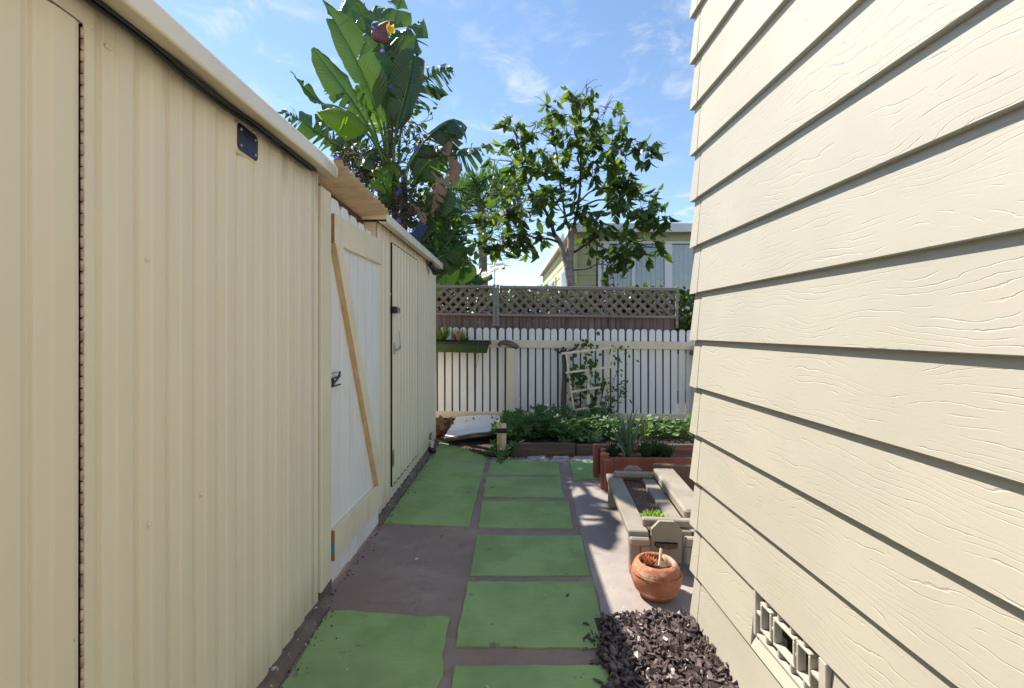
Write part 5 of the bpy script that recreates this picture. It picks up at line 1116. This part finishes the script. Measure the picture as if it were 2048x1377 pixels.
leafc(C1, [(985, 1500), (985, 1200), (960, 900), (880, 600), (780, 350)], -.05, -.35, .25, 'ban1', 3, blade=.33, roll=.45, fold=.45, tears=1)
leafc(C1, [(1040, 1500), (1060, 1250), (1130, 950), (1200, 650), (1250, 330)], -.05, -.4, .23, 'ban2', 4, blade=.27, roll=-.35, fold=.85, tears=1)
leafc(C1, [(1090, 1500), (1110, 1200), (1200, 960), (1290, 770), (1420, 680), (1590, 630)], .1, .2, .30, 'ban2', 5, blade=.45, roll=.1, fold=.1, tears=22, droop=.5)
leafc(C1, [(1010, 1400), (1015, 900), (1010, 520), (1050, 200), (1110, -20)], .3, .3, .22, 'ban1', 6, blade=.60, roll=.4, fold=.5, tears=4)
leafc(C1, [(1000, 1400), (1010, 900), (1000, 540), (940, 260), (880, 50)], .35, .5, .24, 'ban2', 7, blade=.64, roll=-.2, fold=.4, tears=3)
leafc(C1, [(1010, 1400), (1020, 900), (1040, 620), (1130, 450), (1240, 360), (1300, 200)], .3, .2, .18, 'ban2', 8, blade=.62, roll=.3, fold=.4, tears=4)
leafc(C1, [(1015, 1400), (1015, 800), (1005, 560), (1060, 470), (1150, 330)], .15, -.15, .18, 'ban2', 88, blade=.70, roll=.3, fold=.3, tears=3)
leafc(C1, [(960, 1500), (880, 1280), (740, 1040), (590, 820), (300, 440)], -.1, -1.15, .20, 'ban1', 9, blade=.34, roll=.5, fold=.45, tears=3, droop=.2)
leafc(C1, [(950, 1500), (820, 1250), (560, 1040), (350, 930), (130, 700)], .0, -.9, .18, 'ban1', 10, blade=.40, roll=.6, fold=.5, tears=3, droop=.2)
leafc(C1, [(950, 1500), (860, 1270), (760, 1130), (560, 1020), (340, 1030)], -.25, -1.2, .23, 'ban3', 11, blade=.36, roll=.2, fold=.3, tears=1, droop=.55)
leafc(C1, [(985, 1500), (940, 1250), (850, 1000), (720, 780)], .25, .3, .26, 'ban3', 12, blade=.35, roll=.0, fold=.2, tears=4, droop=.2)
leafc(C2, [(900, 560), (930, 480), (1040, 310), (1160, 195), (1260, 150), (1330, 260)], -.1, -.3, .32, 'ban2', 13, blade=.24, roll=-.5, fold=.15, tears=9, droop=.35)
leafc(C2, [(940, 700), (1060, 470), (1200, 400), (1360, 400), (1480, 330)], .1, .1, .21, 'ban2', 14, blade=.45, roll=.0, fold=.1, tears=12, droop=.2)
leafc(C2, [(700, 520), (420, 330), (280, 240), (150, 150), (10, 80)], .3, -.2, .26, 'ban1', 15, blade=.40, roll=.3, fold=.1, tears=13, droop=.2)
leafc(C2, [(760, 460), (560, 300), (420, 200), (250, 100)], .45, .5, .30, 'ban2', 16, blade=.30, roll=.2, fold=.2, tears=9)
leafc(C2, [(800, 480), (720, 380), (640, 400), (600, 480)], -.2, -.5, .15, 'ban1', 17, blade=.25, roll=.4, fold=.5, tears=1, droop=.5)
leafc(C2, [(870, 720), (850, 560), (780, 520), (640, 640)], -.1, -.5, .23, 'ban3', 18, blade=.28, roll=.0, fold=.2, tears=2, droop=.4)
leafc(C2, [(880, 800), (870, 650), (800, 600), (700, 740)], -.1, -.35, .20, 'ban1', 181, blade=.28, roll=.3, fold=.2, tears=2, droop=.4)
leafc(C2, [(940, 700), (990, 570), (1080, 450), (1240, 390)], .0, -.2, .23, 'ban1', 19, blade=.22, roll=.2, fold=.3, tears=4)
leafc(C2, [(1000, 860), (1080, 760), (1160, 700), (1200, 620)], -.1, -.3, .24, 'ban1', 20, blade=.25, roll=.0, fold=.2, tears=2)
leafc(C2, [(960, 620), (1000, 600), (1080, 520), (1160, 560)], .1, .1, .20, 'ban3', 201, blade=.3, roll=.2, fold=.2, tears=5)
leafc(C2, [(940, 900), (960, 800), (1000, 730), (1030, 690)], .2, .2, .18, 'ban3', 202, blade=.2, roll=.2, fold=.2, tears=4)
leafc(C2, [(1100, 520), (1150, 600), (1130, 700), (1100, 810)], -.3, -.35, .13, 'bandead', 21, blade=.15, roll=.5, fold=.8, tears=4, droop=.8)
leafc(C2, [(1180, 380), (1240, 430), (1240, 510), (1220, 590)], -.25, -.3, .12, 'bandead', 22, blade=.15, roll=.5, fold=.8, tears=4, droop=.8)
leafc(C2, [(1130, 250), (1190, 280), (1200, 350), (1190, 400)], -.2, -.2, .10, 'bandead', 23, blade=.15, roll=.5, fold=.8, tears=3, droop=.8)
leafc(C2, [(960, 760), (1000, 800), (1020, 860), (1000, 920)], -.3, -.3, .08, 'bandead', 24, blade=.15, roll=.5, fold=.8, tears=3, droop=.8)
leafc(C2, [(960, 1000), (1080, 840), (1230, 820), (1330, 880), (1400, 980)], .3, .2, .20, 'ban2', 25, blade=.22, roll=.5, fold=.3, tears=6, droop=.4)
leafc(C2, [(900, 1200), (1040, 1120), (1180, 1060), (1320, 990)], .2, .1, .34, 'ban1', 26, blade=.15, roll=.1, fold=.2, tears=2)
leafc(C2, [(960, 1060), (1080, 980), (1160, 900), (1230, 880)], .1, .0, .26, 'ban1', 27, blade=.15, roll=.0, fold=.2, tears=3)
leafc(C2, [(1010, 1500), (1120, 1370), (1260, 1260), (1400, 1160)], .55, .45, .34, 'ban1', 28, blade=.1, roll=-.2, fold=.2, tears=3)
leafc(C2, [(1020, 1500), (1100, 1330), (1200, 1230), (1260, 1100)], .35, .25, .22, 'ban2', 29, blade=.1, roll=.3, fold=.3, tears=2)
leafc(C2, [(1100, 1420), (1300, 1350), (1480, 1270), (1640, 1200)], .55, .35, .17, 'ban1', 30, blade=.22, roll=-.7, fold=.4, tears=6, droop=.2)
leafc(C2, [(700, 560), (620, 430), (500, 420), (380, 330)], .3, .2, .16, 'ban1', 31, blade=.3, roll=.4, fold=.2, tears=8)
leafc(C1, [(1000, 1450), (1000, 1000), (960, 600), (840, 300), (700, 40)], .2, .0, .21, 'ban1', 301, blade=.55, roll=.5, fold=.7, tears=3)
leafc(C1, [(1020, 1450), (1040, 1000), (1060, 700), (1090, 420), (1180, 240)], .35, .3, .20, 'ban1', 302, blade=.5, roll=-.3, fold=.6, tears=6)
leafc(C1, [(930, 1450), (850, 1150), (720, 950), (560, 840), (430, 830)], .2, .0, .20, 'ban1', 303, blade=.42, roll=.3, fold=.4, tears=9)
leafc(C2, [(1010, 1350), (1100, 1180), (1180, 1130), (1330, 1060)], .1, .0, .26, 'ban1', 304, blade=.15, roll=.2, fold=.2, tears=3)
leafc(C2, [(780, 700), (720, 560), (620, 520), (540, 420)], .0, -.3, .17, 'ban1', 305, blade=.3, roll=.3, fold=.3, tears=6)
# stems and flower
for (px_, dy, rr_) in ((770, .15, .07), (790, .3, .06), (808, .2, .06)):
    e = MB(); t_ = Bp(px_, 340, dy); e.tube(polyline([Vn(t_.x + .02, t_.y, -.05), Vn(t_.x, t_.y, 1.6), t_], 5), [rr_] * 6 + [rr_ * .8] * 4 + [rr_ * .5], 10); e.build('stem', 'palmbark', bn_)
fl = MB(); pts = polyline([C1(1000, 390, -.1), C1(930, 330, -.2), C1(880, 290, -.2), C1(1000, 225, -.15), C1(1050, 240, -.1)], 5); n = len(pts); fl.tube(pts, [.02 + .06 * math.sin(math.pi * i / (n - 1)) ** .8 for i in range(n)], 10); fl.v = [(x_, BY - .1 + (y_ - BY + .1) * .5, z_) for x_, y_, z_ in fl.v]; fo = fl.build('flower_spathe', 'spathe', bn_)
pe = MB(); mats = []
for i in range(16): mats.append(rotm(C1(1000 + r.uniform(-20, 40), 290 + r.uniform(-30, 50), -.3), Vn(r.gauss(0, .4), -.2, 1), rv(r), r.uniform(.05, .09)))
pe.scatter(*LEAF, mats); pe.build('petals', 'yellow', fo)
# dead vine tangle with morning glory
tg = thing('vine_tangle', Bp(770, 620), 'tangle of dead brown vines with purple flowers draped over the banana plant', 'vine'); e = MB(); r = random.Random(55)
REG = [(735, 335, 38, 32, 230), (800, 415, 30, 40, 200), (840, 430, 30, 40, 50), (800, 300, 40, 60, 50), (790, 230, 25, 90, 30), (700, 310, 22, 22, 30), (850, 300, 25, 25, 20)]
for (cx, cy, sx, sy, n) in REG:
    for i in range(n):
        p = Bp(cx + r.gauss(0, sx * .55), cy + r.gauss(0, sy * .55), r.uniform(-.45, .25)); pts = [p]; d = rv(r)
        for q in range(6): d = (d + rv(r) * .6 + Vn(0, 0, -.15)).normalized(); pts.append(pts[-1] + d * r.uniform(.03, .07))
        e.tube(pts, r.uniform(.003, .008), 3, False)
stuff(e.build('dead_stems', 'deadvine', tg))
lm, lb_ = [], []
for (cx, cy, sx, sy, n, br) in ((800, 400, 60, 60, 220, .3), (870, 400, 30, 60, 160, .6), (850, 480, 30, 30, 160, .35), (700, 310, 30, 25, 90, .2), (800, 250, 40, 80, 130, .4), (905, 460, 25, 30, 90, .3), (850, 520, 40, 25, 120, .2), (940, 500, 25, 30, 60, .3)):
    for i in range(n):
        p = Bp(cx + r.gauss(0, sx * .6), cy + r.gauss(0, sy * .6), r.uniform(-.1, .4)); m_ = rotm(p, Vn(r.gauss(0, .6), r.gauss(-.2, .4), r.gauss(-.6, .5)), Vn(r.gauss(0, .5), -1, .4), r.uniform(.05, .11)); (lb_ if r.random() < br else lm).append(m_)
mb = MB(); mb.scatter(*LEAFW, lm); stuff(mb.build('foliage', 'vine', tg)); mb = MB(); mb.scatter(*LEAFW, lb_); stuff(mb.build('sunlit_foliage', 'vineb', tg))  # brighter leaf colour stands in for sun on part of the tangle
PET = ([(0, 0, 0)] + [(.5 * math.cos(R(72 * k + 36 * h_)) * (1 if h_ == 0 else .8), .5 * math.sin(R(72 * k + 36 * h_)) * (1 if h_ == 0 else .8), .3) for k in range(5) for h_ in (0, 1)], [(0, 1 + k, 1 + (k + 1) % 10) for k in range(10)])
for (px_, py_) in ((745, 58), (706, 125), (712, 140), (783, 175), (675, 317), (800, 385), (797, 440), (765, 105), (797, 388), (835, 300)):
    mb = MB(); mb.scatter(*PET, [rotm(Bp(px_, py_, -.45), Vn(r.gauss(0, .3), -1, r.gauss(.2, .3)), Vn(0, 0, 1), .06)]); mb.build('flower', 'purple', tg)

# crumbs of dirt along the curbs, the joints and the bed edging
r = random.Random(77); mb = MB()
def crumb(x, y, z, s_): mb.scatter(*CH[r.randrange(9)], [rotm((x, y, z + s_ * .3), Vn(r.gauss(0, 1), r.gauss(0, 1), .2), rv(r), (s_, s_ * .6, s_ * r.uniform(.8, 1.6)))], False)
for i in range(260):
    y = r.uniform(1.2, 4.9); xb = (XS + .05) if y < 2.1 else (-.845 + (y - 2.24) * .03 if y < 3.0 else xf(y) + .035); crumb(xb + abs(r.gauss(0, .03)), y, .001 if 2.1 < y < 3.0 else .010, r.uniform(.002, .007))
for i in range(260): crumb(r.uniform(-.05, 1.0), 4.635 - abs(r.gauss(0, .035)), .001, r.uniform(.002, .008))
for i in range(120): crumb(r.uniform(-.75, .75), r.uniform(1.6, 4.4), .010, r.uniform(.001, .0035))
for i in range(160): x = r.uniform(-.7, .0); crumb(x, 4.64 + (-.18 - x) * 1.2 - abs(r.gauss(0, .04)), .009, r.uniform(.002, .008))
o = mb.build('dirt_crumbs', 'deadvine', loc=(0, 3, 0)); tag(o, 'scattered dark crumbs of dirt along the path edges', 'dirt'); stuff(o)
